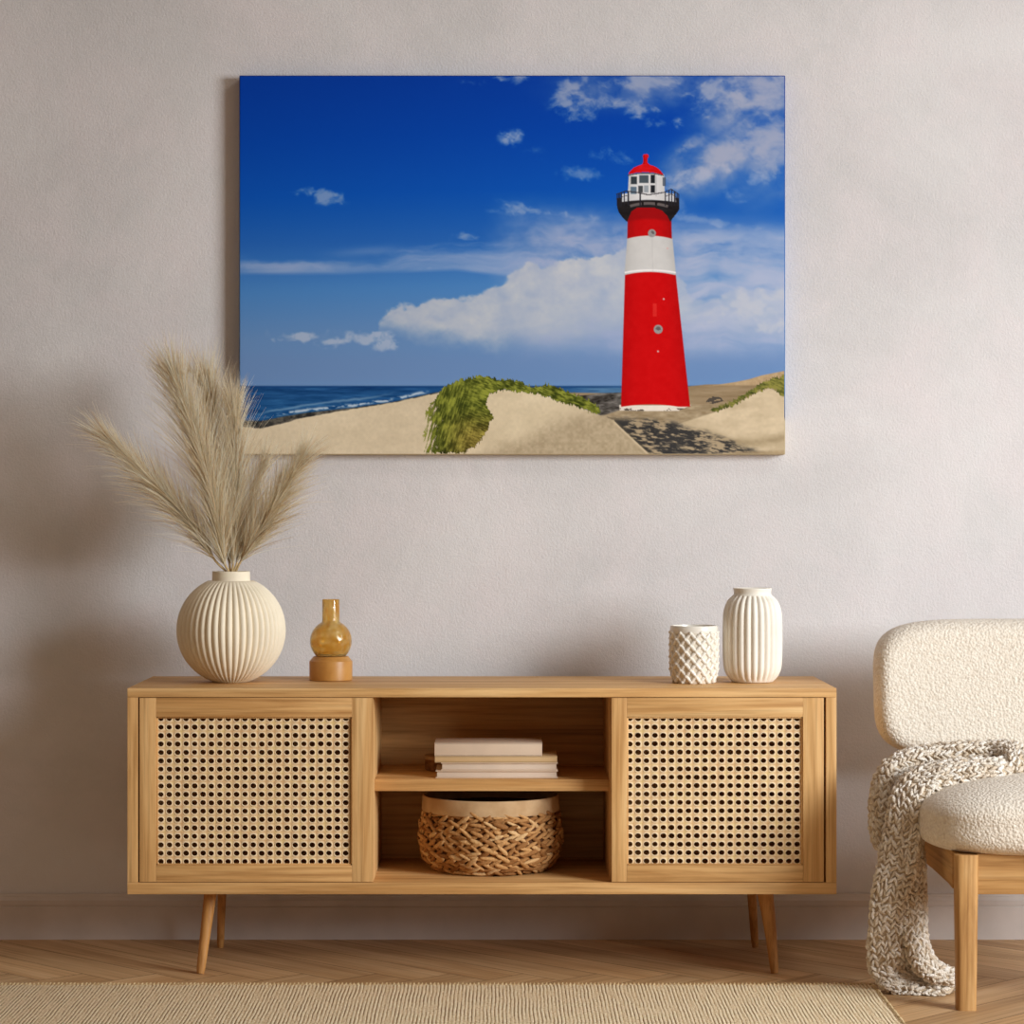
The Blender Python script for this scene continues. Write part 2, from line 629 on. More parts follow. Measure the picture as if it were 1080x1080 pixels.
# ------------------------------------------------------------------ sideboard
YF = CAM_Y + 5.756
YB = YF + 0.42
xl, xr = X0(134.2), X0(882.4)
zt, zb = Z0(725.8), Z0(943.3)
ztu, zbu = Z0(735.5), Z0(930.9)
side = empty('sideboard', ((xl + xr) / 2, (YF + YB) / 2, 0))
tag(side, 'long honey oak sideboard with two cane doors and open middle shelves on splayed legs', 'sideboard')
m_ = MB(); m_.box(xl, xr, YF, YB, ztu, zt, 0.0018); m_.build('top_panel', M_OAK_X, side)
m_ = MB(); m_.box(xl, xr, YF, YB, zb, zbu, 0.0018); m_.build('bottom_panel', M_OAK_X, side)
sxl, sxr = X0(145.4), X0(871.3)
m_ = MB(); m_.box(xl, sxl, YF + 0.0008, YB, zbu, ztu, 0.0012); m_.build('side_panel', M_OAK_Z, side)
m_ = MB(); m_.box(sxr, xr, YF + 0.0008, YB, zbu, ztu, 0.0012); m_.build('side_panel', M_OAK_Z, side)
dl, dr = X0(393.4), X0(643.8)
m_ = MB(); m_.box(dl - 0.020, dl, YF + 0.0265, YB - 0.010, zbu, ztu, 0.0008); m_.build('divider', M_OAK_Z, side)
m_ = MB(); m_.box(dr, dr + 0.020, YF + 0.0265, YB - 0.010, zbu, ztu, 0.0008); m_.build('divider', M_OAK_Z, side)
m_ = MB(); m_.box(sxl, sxr, YB - 0.010, YB - 0.001, zbu, ztu, 0.0); m_.build('back_panel', M_OAK_IN, side)
SHZ, SHB = 0.4387, 0.4119
m_ = MB(); m_.box(dl, dr, YF + 0.07, YB - 0.010, SHB, SHZ, 0.0015); m_.build('shelf', M_OAK_X, side)


def cane_panel(x0, x1, z0, z1, cx0, cz0, pitch, nc, nr, yfront, parent):
    """sheet with round holes: each cell a ring between its square and its hole"""
    N = 16
    th = np.linspace(0, 2 * PI, N, endpoint=False) + PI / N * 0
    ct, st = np.cos(th), np.sin(th)
    sq = 0.5 / np.maximum(np.abs(ct), np.abs(st))
    V, F, col = [], [], []
    k = 0
    for r in range(nr):
        for c in range(nc):
            x = cx0 + c * pitch
            z = cz0 - r * pitch
            jit = 1 + rng.uniform(-0.06, 0.06)
            ox, oz = rng.uniform(-0.02, 0.02, 2) * pitch
            rings = [(sq * pitch, 0.0001, 0.15, 1, 0), (np.full(N, 0.43 * pitch), 0.0, 0.55, 1, 0), (np.full(N, 0.385 * pitch), -0.0009, 1.0, 1, 1),
                     (np.full(N, 0.33 * pitch * jit), -0.0006, 0.75, 1, 1), (np.full(N, 0.315 * pitch * jit), 0.0030, 0.0, 1, 1)]
            for q, (rad, dy, cc, a, mv) in enumerate(rings):
                hx = 1.05 if q >= 3 else 1.0
                hz = 0.92 if q >= 3 else 1.0
                xs = np.clip(x + ox * mv + rad * ct * hx, x0, x1)
                zs = np.clip(z + oz * mv + rad * st * hz, z0, z1)
                V.append(np.stack([xs, np.full(N, yfront + dy), zs], 1))
                # crossing strands between the holes are slightly paler
                cv = np.full(N, cc)
                if q == 0:
                    cv = 0.25 - 0.2 * (np.abs(np.cos(2 * th)) < 0.5)
                col.append(cv)
            for q in range(4):
                o = k + q * N
                for i in range(N):
                    j = (i + 1) % N
                    F.append((o + i, o + j, o + N + j, o + N + i))
            k += 5 * N
    m2 = MB()
    m2.add(np.concatenate(V), F)
    o = m2.build('cane_panel', M_CANE, parent, angle=60)
    ca_ = o.data.color_attributes.new('strand', 'FLOAT_COLOR', 'POINT')
    cc = np.concatenate(col)
    ca_.data.foreach_set('color', np.stack([cc, cc, cc, np.ones_like(cc)], 1).ravel())
    return o


def cane_door(px0, px1, ix0, ix1, cpx, ncol, pitch_px):
    x0, x1 = X0(px0), X0(px1)
    a0, a1 = X0(ix0), X0(ix1)
    z1, z0 = ztu - 0.0012, zbu + 0.0012
    c1, c0 = Z0(756.3), Z0(912.8)
    yf = YF + 0.001
    yb = yf + 0.024
    m2 = MB()
    m2.box(x0, a0, yf, yb, z0, z1, 0.0012, mi=0)
    m2.box(a1, x1, yf, yb, z0, z1, 0.0012, mi=0)
    m2.box(a0, a1, yf, yb, c1, z1, 0.0010, mi=1)
    m2.box(a0, a1, yf, yb, z0, c0, 0.0010, mi=1)
    # slim bead that holds the cane in its rebate
    t = 0.0035
    m2.box(a0, a1, yf + 0.004, yf + 0.012, c1 - t, c1, 0.0008, mi=1)
    m2.box(a0, a1, yf + 0.004, yf + 0.012, c0, c0 + t, 0.0008, mi=1)
    m2.box(a0, a0 + t, yf + 0.004, yf + 0.012, c0, c1, 0.0008, mi=0)
    m2.box(a1 - t, a1, yf + 0.004, yf + 0.012, c0, c1, 0.0008, mi=0)
    d = m2.build('door', [M_OAK_Z, M_OAK_X], side)
    pitch = pitch_px * S0
    cane_panel(a0, a1, c0, c1, X0(cpx), Z0(758.4), pitch, ncol, 18, yf + 0.008, d)
    return d


cane_door(147.0, 393.4, 164.6, 371.2, 169.0, 23, 8.88)
cane_door(645.0, 869.0, 661.4, 847.0, 664.3, 21, 8.84)


def side_leg(tp, td, bp, bd, r0, r1, curve=0.0):
    top = Vector(((tp - VX) / FPX * td, CAM_Y + td, zb + 0.0005))
    bot = Vector(((bp - VX) / FPX * bd, CAM_Y + bd, 0.0))
    pts, rad = [], []
    for t in np.linspace(0, 1, 14):
        p = top.lerp(bot, t)
        p.x += curve * math.sin(PI * t)
        pts.append(p); rad.append(r0 + (r1 - r0) * t ** 0.85)
    rad[-1] *= 0.85
    m2 = MB()
    m2.tube(pts, rad, n=24)
    return m2.build('leg', M_LEG, side)


side_leg(222.6, 5.84, 211.2, 5.800, 0.0152, 0.0098)
side_leg(234.8, 6.10, 232.4, 6.150, 0.0115, 0.0085)
side_leg(806.4, 5.84, 817.0, 5.800, 0.0195, 0.0092, 0.002)
side_leg(791.5, 6.10, 796.5, 6.150, 0.0125, 0.0088)

# ------------------------------------------------------------------ things on the sideboard


def vase_profile(outer, wall, floor_t):
    """outer (r,z) list from foot to lip, then the inside back down"""
    inner = [(max(r - wall, 0.002), z) for r, z in outer if z > outer[0][1] + floor_t]
    return outer + inner[::-1] + [(0.0005, outer[0][1] + floor_t + 0.001)]


# ribbed globe vase
gx, gy = (243.8 - VX) / FPX * 5.966, CAM_Y + 5.966
R = 0.1275
hc = 0.1215
outer = [(0.0, zt + 0.0003), (0.040, zt + 0.0003)]
n_o = len(outer)
for a in np.linspace(math.asin(-0.945), math.asin(0.905), 44):
    outer.append((R * math.cos(a), zt + hc + R * math.sin(a)))
amp_idx = {}
outer += [(0.0472, zt + 0.2350), (0.0446, zt + 0.2364), (0.0441, zt + 0.2385), (0.0441, zt + 0.2560), (0.0436, zt + 0.2588), (0.0420, zt + 0.2590), (0.0400, zt + 0.2575)]
nout = len(outer)
inner = [(0.039, zt + 0.238), (0.043, zt + 0.232)] + [((R - 0.007) * math.cos(a), zt + hc + (R - 0.007) * math.sin(a)) for a in np.linspace(1.10, -1.2, 18)] + [(0.0004, zt + 0.0075)]


def rib_globe(th, i):
    if i < n_o or i >= n_o + 44:
        return np.zeros_like(th)
    t = (i - n_o) / 43
    f = min(1, t / 0.06) * min(1, (1 - t) / 0.10)
    r = outer[i][0]
    amp = 0.0062 * f * (0.35 + 0.65 * r / R)
    return amp * (np.abs(np.sin(24 * th)) ** 0.75 - 1.0)


m_ = MB()
m_.lathe(gx, gy, outer + inner, n=48 * 14, rib=rib_globe)
o = m_.build('ribbed_vase', M_CERAMIC, origin=(gx, gy, zt), angle=80)
tag(o, 'round cream ribbed vase with a short neck holding pampas grass', 'vase')

# ribbed tall vase
vx, vy = (793.6 - VX) / FPX * 5.962, CAM_Y + 5.962
outer2 = [(0.0, zt + 0.0003), (0.044, zt + 0.0003), (0.0475, zt + 0.0015)]
n2o = len(outer2)
key = smooth_path([(0.0490, 0.003), (0.0590, 0.014), (0.0662, 0.030), (0.0690, 0.055), (0.0698, 0.10), (0.0690, 0.150), (0.0660, 0.172), (0.0590, 0.189), (0.0500, 0.199), (0.0455, 0.203)], 46)
outer2 += [(r, zt + z) for r, z in key]
outer2 += [(0.0440, zt + 0.2050), (0.0432, zt + 0.2080), (0.0440, zt + 0.2140), (0.0452, zt + 0.2185), (0.0448, zt + 0.2200), (0.0425, zt + 0.2200), (0.0405, zt + 0.2170)]
inner2 = [(0.0385, zt + 0.206), (0.045, zt + 0.196), (0.061, zt + 0.165), (0.062, zt + 0.10), (0.060, zt + 0.04), (0.045, zt + 0.012), (0.0004, zt + 0.010)]


def rib_tall(th, i):
    if i < n2o or i >= n2o + 46:
        return np.zeros_like(th)
    t = (i - n2o) / 45
    f = min(1, t / 0.10) * min(1, (1 - t) / 0.10)
    return 0.0056 * f * (np.abs(np.sin(13 * th + 0.3)) ** 0.8 - 1.0)


m_ = MB()
m_.lathe(vx, vy, outer2 + inner2, n=26 * 18, rib=rib_tall)
o = m_.build('fluted_vase', M_CERAMIC_W, origin=(vx, vy, zt), angle=80)
tag(o, 'tall empty off-white fluted vase with a short collar beside the lattice pot', 'vase')

# lattice pot
px_, py_ = (732.0 - VX) / FPX * 5.935, CAM_Y + 5.935
pot = empty('lattice_pot', (px_, py_, zt))
tag(pot, 'small glossy white pot with a raised diamond lattice left of the fluted vase', 'pot')
HP = 0.1335


def pot_r(h):
    t = h / HP
    return 0.0575 - 0.0095 * max(0, (0.30 - t) / 0.30) ** 1.6 - 0.0015 * max(0, (t - 0.8) / 0.2) ** 2


outer3 = [(0.0, zt + 0.0003), (0.044, zt + 0.0003)] + [(pot_r(h) - 0.004, zt + h) for h in np.linspace(0.003, HP - 0.012, 20)]
outer3 += [(0.0545, zt + HP - 0.008), (0.0535, zt + HP - 0.002), (0.052, zt + HP - 0.004)]
outer3 += [(0.049, zt + HP - 0.02), (0.047, zt + 0.03), (0.0004, zt + 0.012)]
m_ = MB(); m_.lathe(px_, py_, outer3, n=96); m_.build('body', M_GLAZE_IN, pot)
m_ = MB()
NB = 14
for s in (-1, 1):
    for k in range(NB):
        pts = []
        for t in np.linspace(0, 1, 48):
            h = 0.004 + t * (HP - 0.020)
            a = 2 * PI * k / NB + s * t * 2 * PI * 4 / NB
            r = pot_r(h) - 0.0040
            pts.append((px_ + r * math.cos(a), py_ + r * math.sin(a), zt + h))
        m_.tube(pts, 0.0044, n=12)
# a soft bead on each crossing
for q in range(9):
    for k in range(NB):
        t = q / 8.0
        h = 0.004 + t * (HP - 0.020)
        a = 2 * PI / NB * (k + q / 2.0)
        r = pot_r(h) - 0.0016
        c3 = Vector((px_ + r * math.cos(a), py_ + r * math.sin(a), max(zt + h, zt + 0.0045)))
        m_.tube([c3 + Vector((0, 0, dz)) for dz in (-0.0044, -0.003, 0, 0.003, 0.0044)], [0.0008, 0.0031, 0.0043, 0.0031, 0.0008], n=10)
m_.build('lattice', M_GLAZE, pot)
m_ = MB()
rr = [(pot_r(HP - 0.016) - 0.005, zt + HP - 0.019), (pot_r(HP) - 0.0005, zt + HP - 0.017), (pot_r(HP), zt + HP - 0.012), (pot_r(HP) - 0.0004, zt + HP - 0.003), (pot_r(HP) - 0.002, zt + HP), (0.0505, zt + HP), (0.0495, zt + HP - 0.004), (0.0500, zt + HP - 0.018)]
th = np.linspace(0, 2 * PI, 96, endpoint=False)
m_.grid(np.array([np.stack([px_ + r * np.cos(th), py_ + r * np.sin(th), np.full(96, z)], 1) for r, z in rr]), closed_u=True, closed_v=True)
m_.build('rim', M_GLAZE, pot)

# amber glass lamp-shaped vase
ax, ay = (349.0 - VX) / FPX * 6.03, CAM_Y + 6.03
amb = empty('amber_glass_vase', (ax, ay, zt))
tag(amb, 'small amber glass globe vase with a narrow tube neck on a round tan base', 'vase')
m_ = MB()
m_.lathe(ax, ay, [(0.0, zt + 0.0003), (0.0490, zt + 0.0003), (0.0505, zt + 0.0015), (0.0510, zt + 0.043), (0.0503, zt + 0.0458), (0.0490, zt + 0.0468), (0.0415, zt + 0.0562), (0.0385, zt + 0.0570), (0.0, zt + 0.0570)], n=96)
m_.build('base', M_AMBER_BASE, amb)
ro = []
Rg, hg = 0.0495, 0.0925
a_lo = math.asin((0.0580 - hg) / Rg)
a_hi = math.acos(0.0206 / Rg)
ro.append((0.0004, zt + 0.0577))
for a in np.linspace(a_lo, a_hi - 0.03, 36):
    ro.append((Rg * math.cos(a), zt + hg + Rg * math.sin(a)))
ro += [(0.0208, zt + 0.1405), (0.0206, zt + 0.150), (0.0206, zt + 0.1895), (0.0200, zt + 0.1910), (0.0186, zt + 0.1908)]
ri = [(0.0182, zt + 0.188), (0.0182, zt + 0.139)]
for a in np.linspace(a_hi - 0.02, a_lo + 0.10, 30):
    ri.append(((Rg - 0.0026) * math.cos(a), zt + hg + (Rg - 0.0026) * math.sin(a)))
ri.append((0.0004, zt + 0.0615))
m_ = MB(); m_.lathe(ax, ay, ro + ri, n=96); fix_normals(m_.build('glass_body', M_AMBER, amb, angle=50))

# ------------------------------------------------------------------ pampas stems


def strand_mesh(starts, dirs, lens, bends, r0, npts=5):
    """many thin tapered three-sided strands as one vertex/face set"""
    n = len(starts)
    t = np.linspace(0, 1, npts)[None, :, None]
    P0 = starts[:, None, :]
    pts = P0 + dirs[:, None, :] * lens[:, None, None] * t + bends[:, None, :] * (t ** 2)
    pts = pts + rng.normal(0, 0.0012, pts.shape) * t
    tan = dirs
    ref = rng.normal(size=(n, 3))
    a = np.cross(tan, ref); a /= np.linalg.norm(a, axis=1)[:, None]
    bb = np.cross(tan, a)
    rad = r0[:, None] * (1 - 0.85 * np.linspace(0, 1, npts)[None, :])
    V = np.zeros((n, npts, 3, 3))
    for q in range(3):
        ang = 2 * PI * q / 3
        V[:, :, q, :] = pts + (a * math.cos(ang) + bb * math.sin(ang))[:, None, :] * rad[:, :, None]
    V = V.reshape(-1, 3)
    base = (np.arange(n) * npts * 3)[:, None, None]
    F = []
    for s in range(npts - 1):
        for q in range(3):
            k = (q + 1) % 3
            F.append([s * 3 + q, s * 3 + k, (s + 1) * 3 + k, (s + 1) * 3 + q])
    F = (np.array(F)[None] + base).reshape(-1, 4)
    return V, F


def fast_mesh(name, V, F, mat, parent):
    me = bpy.data.meshes.new(name)
    org = np.array(parent_world(parent)[:])
    V = V - org
    me.vertices.add(len(V)); me.vertices.foreach_set('co', V.astype(np.float32).ravel())
    k = F.shape[1]
    me.loops.add(F.size); me.loops.foreach_set('vertex_index', F.astype(np.int32).ravel())
    me.polygons.add(len(F))
    me.polygons.foreach_set('loop_start', np.arange(0, F.size, k, dtype=np.int32))
    me.polygons.foreach_set('use_smooth', np.ones(len(F), dtype=bool))
    me.materials.append(mat)
    me.update(calc_edges=True)
    o = bpy.data.objects.new(name, me)
    C.objects.link(o)
    o.parent = parent
    return o


def pampas(path_px, label, count, length, spread, t0=0.16, thin=1.0, side_bias=0.0):
    pts = [P(*q) for q in path_px]
    neck = Vector((gx, gy, zt + 0.12))
    first = pts[0]
    inside = Vector((gx + (gx - first.x) * 0.25, gy + (gy - first.y) * 0.3, zt + 0.150))
    curve = smooth_path([p[:] for p in pts], 60)
    root = empty('pampas_stem', inside)
    tag(root, label, 'dried grass', 'pampas stems in the round vase')
    m2 = MB()
    low = [inside[:]] + [tuple(c) for c in curve[::3]]
    nl = len(low)
    m2.tube(low, [0.0030 - 0.0022 * (i / (nl - 1)) for i in range(nl)], n=8)
    m2.build('stalk', M_STALK, root)
    tt = np.linspace(0, 1, 60)
    n = count
    t = t0 + (1 - t0) * rng.beta(1.15, 1.25, n)
    idx = np.clip(t * 59, 0, 58.999)
    i0 = idx.astype(int)
    fr = (idx - i0)[:, None]
    c = curve[i0] * (1 - fr) + curve[i0 + 1] * fr
    tg = curve[np.minimum(i0 + 2, 59)] - curve[np.maximum(i0 - 1, 0)]
    tg /= np.linalg.norm(tg, axis=1)[:, None]
    rnd = rng.normal(size=(n, 3))
    perp = rnd - (rnd * tg).sum(1)[:, None] * tg
    perp /= np.linalg.norm(perp, axis=1)[:, None]
    taper = np.clip((1 - t) / 0.45, 0.50, 1.0) * np.clip((t - t0) / 0.10 + 0.45, 0.45, 1.0)
    ang = np.abs(rng.normal(spread, spread * 0.45, n)) * (0.55 + 0.45 * taper)
    d = tg * np.cos(ang)[:, None] + perp * np.sin(ang)[:, None]
    ln = length * rng.uniform(0.55, 1.1, n) * (0.45 + 0.55 * taper)
    bend = (perp * 0.16 + np.array([0, 0, -0.10])[None]) * ln[:, None] * rng.uniform(0.1, 1.3, n)[:, None]
    V, F = strand_mesh(c, d, ln, bend, rng.uniform(0.00045, 0.00095, n) * thin)
    V[:, 1] = np.minimum(V[:, 1], -0.045)
    fast_mesh('plume', V, F, M_PLUME, root)
    return root


pampas([(238, 602, 5.960), (226, 590, 5.945), (207, 560, 5.92), (184, 532, 5.90), (158, 506, 5.88), (134, 482, 5.87), (112, 462, 5.86)],
       'pampas stem leaning furthest left, its plume arching out over the vase', 1450, 0.155, 0.34)
pampas([(241, 602, 5.955), (236, 590, 5.945), (227, 535, 5.91), (212, 478, 5.89), (197, 432, 5.88), (188, 408, 5.875)],
       'tallest pampas stem, its pale tip left of the canvas at sea horizon height', 2000, 0.21, 0.28, 0.12)
pampas([(243, 602, 5.970), (242, 590, 5.975), (240, 535, 5.99), (231, 472, 6.01), (224, 430, 6.02), (221, 418, 6.02)],
       'straight upright pampas stem in the middle of the bunch, just right of the tallest', 1700, 0.20, 0.26, 0.12)
pampas([(245, 602, 5.962), (246, 590, 5.96), (249, 520, 5.955), (248, 460, 5.95), (247, 440, 5.95)],
       'pampas stem in front of the left edge of the lighthouse canvas', 1200, 0.17, 0.23)
pampas([(247, 602, 5.98), (251, 590, 5.99), (261, 550, 6.03), (270, 515, 6.06), (277, 494, 6.07)],
       'short thin pampas stem between the upright ones and the right leaning one', 650, 0.14, 0.28)
pampas([(249, 602, 5.962), (254, 592, 5.958), (270, 566, 5.95), (288, 536, 5.94), (304, 508, 5.93), (316, 488, 5.93)],
       'pampas stem leaning right across the lower left corner of the canvas', 1400, 0.15, 0.32)

# ------------------------------------------------------------------ books and cork box on the shelf


def book(x0, x1, z0, z1, y0, y1, name, label, cover, spine_front, tcov=0.0022):
    cx, cy = (x0 + x1) / 2, (y0 + y1) / 2
    root = empty('book', (cx, cy, z0))
    tag(root, label, 'book', 'books stacked on the upper shelf')
    c = MB()
    c.box(x0, x1, y0, y1, z0, z0 + tcov, 0.0005)
    c.box(x0, x1, y0, y1, z1 - tcov, z1, 0.0005)
    if spine_front:
        c.box(x0, x1, y0, y0 + tcov, z0 + 0.0004, z1 - 0.0004, 0.0006)
    else:
        c.box(x0, x1, y1 - tcov, y1, z0 + 0.0004, z1 - 0.0004, 0.0006)
    c.build('cover', cover, root)
    p = MB()
    ins = 0.003
    p.box(x0 + ins, x1 - ins, y0 + (tcov if spine_front else 0.005), y1 - ins, z0 + tcov, z1 - tcov, 0.0004)
    p.build('pages', M_PAGES, root)
    return root


sB = 5.85 / FPX
yb0 = CAM_Y + 5.85


def BX(px): return (px - VX) * sB


z1_ = SHZ + 0.0003
z2_ = z1_ + 0.0176
z3_ = z2_ + 0.0180
z4_ = z3_ + 0.0150
z5_ = z4_ + 0.0300
book(BX(459.5), BX(588.5), z1_, z2_ - .0002, yb0, yb0 + 0.135, 'book', 'bottom cream book of the stack on the upper shelf', M_COVER, False)
book(BX(465.0), BX(588.2), z2_, z3_ - .0002, yb0 + .001, yb0 + 0.133, 'book', 'cream book second from the bottom, its left end set further in', M_COVER, False)
book(BX(458.6), BX(587.6), z3_, z4_ - .0002, yb0 + .0005, yb0 + 0.134, 'book', 'thin tan book just under the thick top one', M_COVER_TAN, True)
book(BX(458.3), BX(571.8), z4_, z5_, yb0, yb0 + 0.132, 'book', 'thick cream book on top of the stack, shorter than those below', M_COVER, True)

bxc, byc = (470.0 - VX) / FPX * 6.045, CAM_Y + 6.045
cb = empty('cork_box', (bxc, byc, SHZ))
tag(cb, 'small round brown cork box peeking out behind the left end of the books', 'box')
m_ = MB(); m_.lathe(bxc, byc, [(0.0, SHZ + .0003), (0.0475, SHZ + .0003), (0.0490, SHZ + 0.002), (0.0490, SHZ + 0.026), (0.0, SHZ + 0.026)], n=64); m_.build('body', M_CORK, cb)
m_ = MB(); m_.lathe(bxc, byc, [(0.0, SHZ + .0262), (0.0500, SHZ + .0262), (0.0508, SHZ + 0.0275), (0.0508, SHZ + 0.0335), (0.0495, SHZ + 0.0350), (0.0, SHZ + 0.0350)], n=64); m_.build('lid', M_CORK_TOP, cb)

# ------------------------------------------------------------------ basket on the lower shelf
kx, ky = (517.4 - VX) / FPX * 5.985, CAM_Y + 5.985
kz = zbu
bk = empty('seagrass_basket', (kx, ky, kz))
tag(bk, 'round woven seagrass basket with a smooth pale rim on the lower shelf', 'basket')


def bask_r(h):
    ks = [(0.0, 0.128), (0.012, 0.146), (0.035, 0.162), (0.070, 0.1685), (0.105, 0.166), (0.130, 0.160), (0.150, 0.156)]
    for (h0, r0), (h1, r1) in zip(ks, ks[1:]):
        if h <= h1:
            t = (h - h0) / (h1 - h0)
            return r0 + (r1 - r0) * t
    return ks[-1][1]


prof = [(0.0, kz + 0.002), (0.124, kz + 0.002)] + [(bask_r(h) - 0.006, kz + h) for h in np.linspace(0.004, 0.150, 20)]
prof += [(0.142, kz + 0.150), (0.148, kz + 0.08), (0.13, kz + 0.02), (0.0005, kz + 0.012)]
m_ = MB(); m_.lathe(kx, ky, prof, n=80); m_.build('lining', M_LINING, bk)


def blob_proto(nu=8, nv=6):
    V, F = [], []
    V.append((-1, 0, 0))
    for i in range(1, nv):
        a = PI * i / nv
        for j in range(nu):
            t = 2 * PI * j / nu
            V.append((-math.cos(a), math.sin(a) * math.cos(t), math.sin(a) * math.sin(t)))
    V.append((1, 0, 0))
    for j in range(nu):
        F.append((0, 1 + (j + 1) % nu, 1 + j))
    for i in range(nv - 2):
        for j in range(nu):
            a, b2 = 1 + i * nu + j, 1 + i * nu + (j + 1) % nu
            F.append((a, b2, b2 + nu, a + nu))
    last = len(V) - 1
    for j in range(nu):
        F.append((last, 1 + (nv - 2) * nu + j, 1 + (nv - 2) * nu + (j + 1) % nu))
    return np.array(V, float), F


BV, BF = blob_proto(10, 8)
m_ = MB()
rows = 15
for r in range(rows):
    h = 0.0065 + r * (0.140 / rows)
    nb = 36
    for k in range(nb):
        a = 2 * PI * (k + 0.5 * (r % 2)) / nb + rng.uniform(-0.02, 0.02)
        rad = bask_r(h) - 0.0035 + rng.uniform(-0.003, 0.003)
        slope = (bask_r(h + 0.004) - bask_r(h - 0.004 if h > 0.004 else 0)) / 0.008
        tang = Vector((-math.sin(a), math.cos(a), 0))
        nor = Vector((math.cos(a), math.sin(a), -0.6 * slope)).normalized()
        up = nor.cross(tang).normalized()
        if up.z < 0: up = -up
        tilt = math.radians(24 if r % 2 else -24) + rng.normal(0, 0.22)
        ax1 = tang * math.cos(tilt) + up * math.sin(tilt)
        # one end dives under its neighbour
        ax1 = (ax1 + nor * 0.16 * (1 if r % 2 else -1)).normalized()
        ax2 = nor.cross(ax1).normalized()
        ax3 = ax1.cross(ax2).normalized()
        cpos = Vector((kx, ky, kz)) + Vector((math.cos(a) * rad, math.sin(a) * rad, h))
        Mx = np.array([ax1 * 0.0215 * rng.uniform(.8, 1.15), ax2 * 0.0056 * rng.uniform(.75, 1.2), ax3 * 0.0050])
        V = BV.copy()
        V[:, 1] *= (1 + 0.12 * np.sin(V[:, 0] * 5))
        m_.add(V @ Mx + np.array(cpos[:]), BF)
V = np.concatenate(m_.v)
V[:, 2] = np.maximum(V[:, 2], kz + 0.0004)
m_.v = [V]
m_.build('woven_body', M_STRAW, bk, angle=0)
m_ = MB()
rr = [(0.1520, kz + 0.1400), (0.1600, kz + 0.1385), (0.1612, kz + 0.1420), (0.1602, kz + 0.1700), (0.1590, kz + 0.1735), (0.1570, kz + 0.1745), (0.1545, kz + 0.1735), (0.1530, kz + 0.1700)]
th = np.linspace(0, 2 * PI, 120, endpoint=False)
m_.grid(np.array([np.stack([kx + r * np.cos(th), ky + r * np.sin(th), np.full(120, z)], 1) for r, z in rr]), closed_u=True, closed_v=True)
m_.build('rim_band', M_BAND, bk)

# ------------------------------------------------------------------ canvas print with the lighthouse
CD = 6.24
cx0, cx1 = (252.3 - VX) / FPX * CD, (828.2 - VX) / FPX * CD
cz1, cz0 = CAM_H - (79.5 - VY) / FPX * CD, CAM_H - (479.6 - VY) / FPX * CD
cyf = CAM_Y + CD


# --- the printed picture, worked out on a fine grid in its own plane
def vnoise(x, y, seed):
    r = np.random.default_rng(seed)
    T = r.random((256, 256))
    xi, yi = np.floor(x).astype(int), np.floor(y).astype(int)
    fx, fy = x - xi, y - yi
    fx = fx * fx * (3 - 2 * fx); fy = fy * fy * (3 - 2 * fy)
    a = T[xi % 256, yi % 256]; b_ = T[(xi + 1) % 256, yi % 256]
    c = T[xi % 256, (yi + 1) % 256]; d = T[(xi + 1) % 256, (yi + 1) % 256]
    return (a * (1 - fx) + b_ * fx) * (1 - fy) + (c * (1 - fx) + d * fx) * fy


def fbm(x, y, s, seed, oct_=5, gain=0.55):
    t, amp, f, tot = 0, 1.0, 1.0 / s, 0
    for o_ in range(oct_):
        t = t + amp * vnoise(x * f + 13.1 * o_, y * f + 7.7 * o_, seed + o_)
        tot += amp
        amp *= gain; f *= 2.03
    return t / tot


def sstep(a, b_, v):
    t = np.clip((v - a) / (b_ - a), 0, 1)
    return t * t * (3 - 2 * t)


def interp(xs, pts):
    p = np.array(pts, float)
    return np.interp(xs, p[:, 0], p[:, 1])


def inpoly(x, y, poly):
    ins = np.zeros(x.shape, bool)
    n = len(poly)
    for i in range(n):
        x0, y0 = poly[i]; x1, y1 = poly[(i + 1) % n]
        if y0 == y1:
            continue
        c = ((y0 > y) != (y1 > y)) & (x < (x1 - x0) * (y - y0) / (y1 - y0) + x0)
        ins ^= c
    return ins


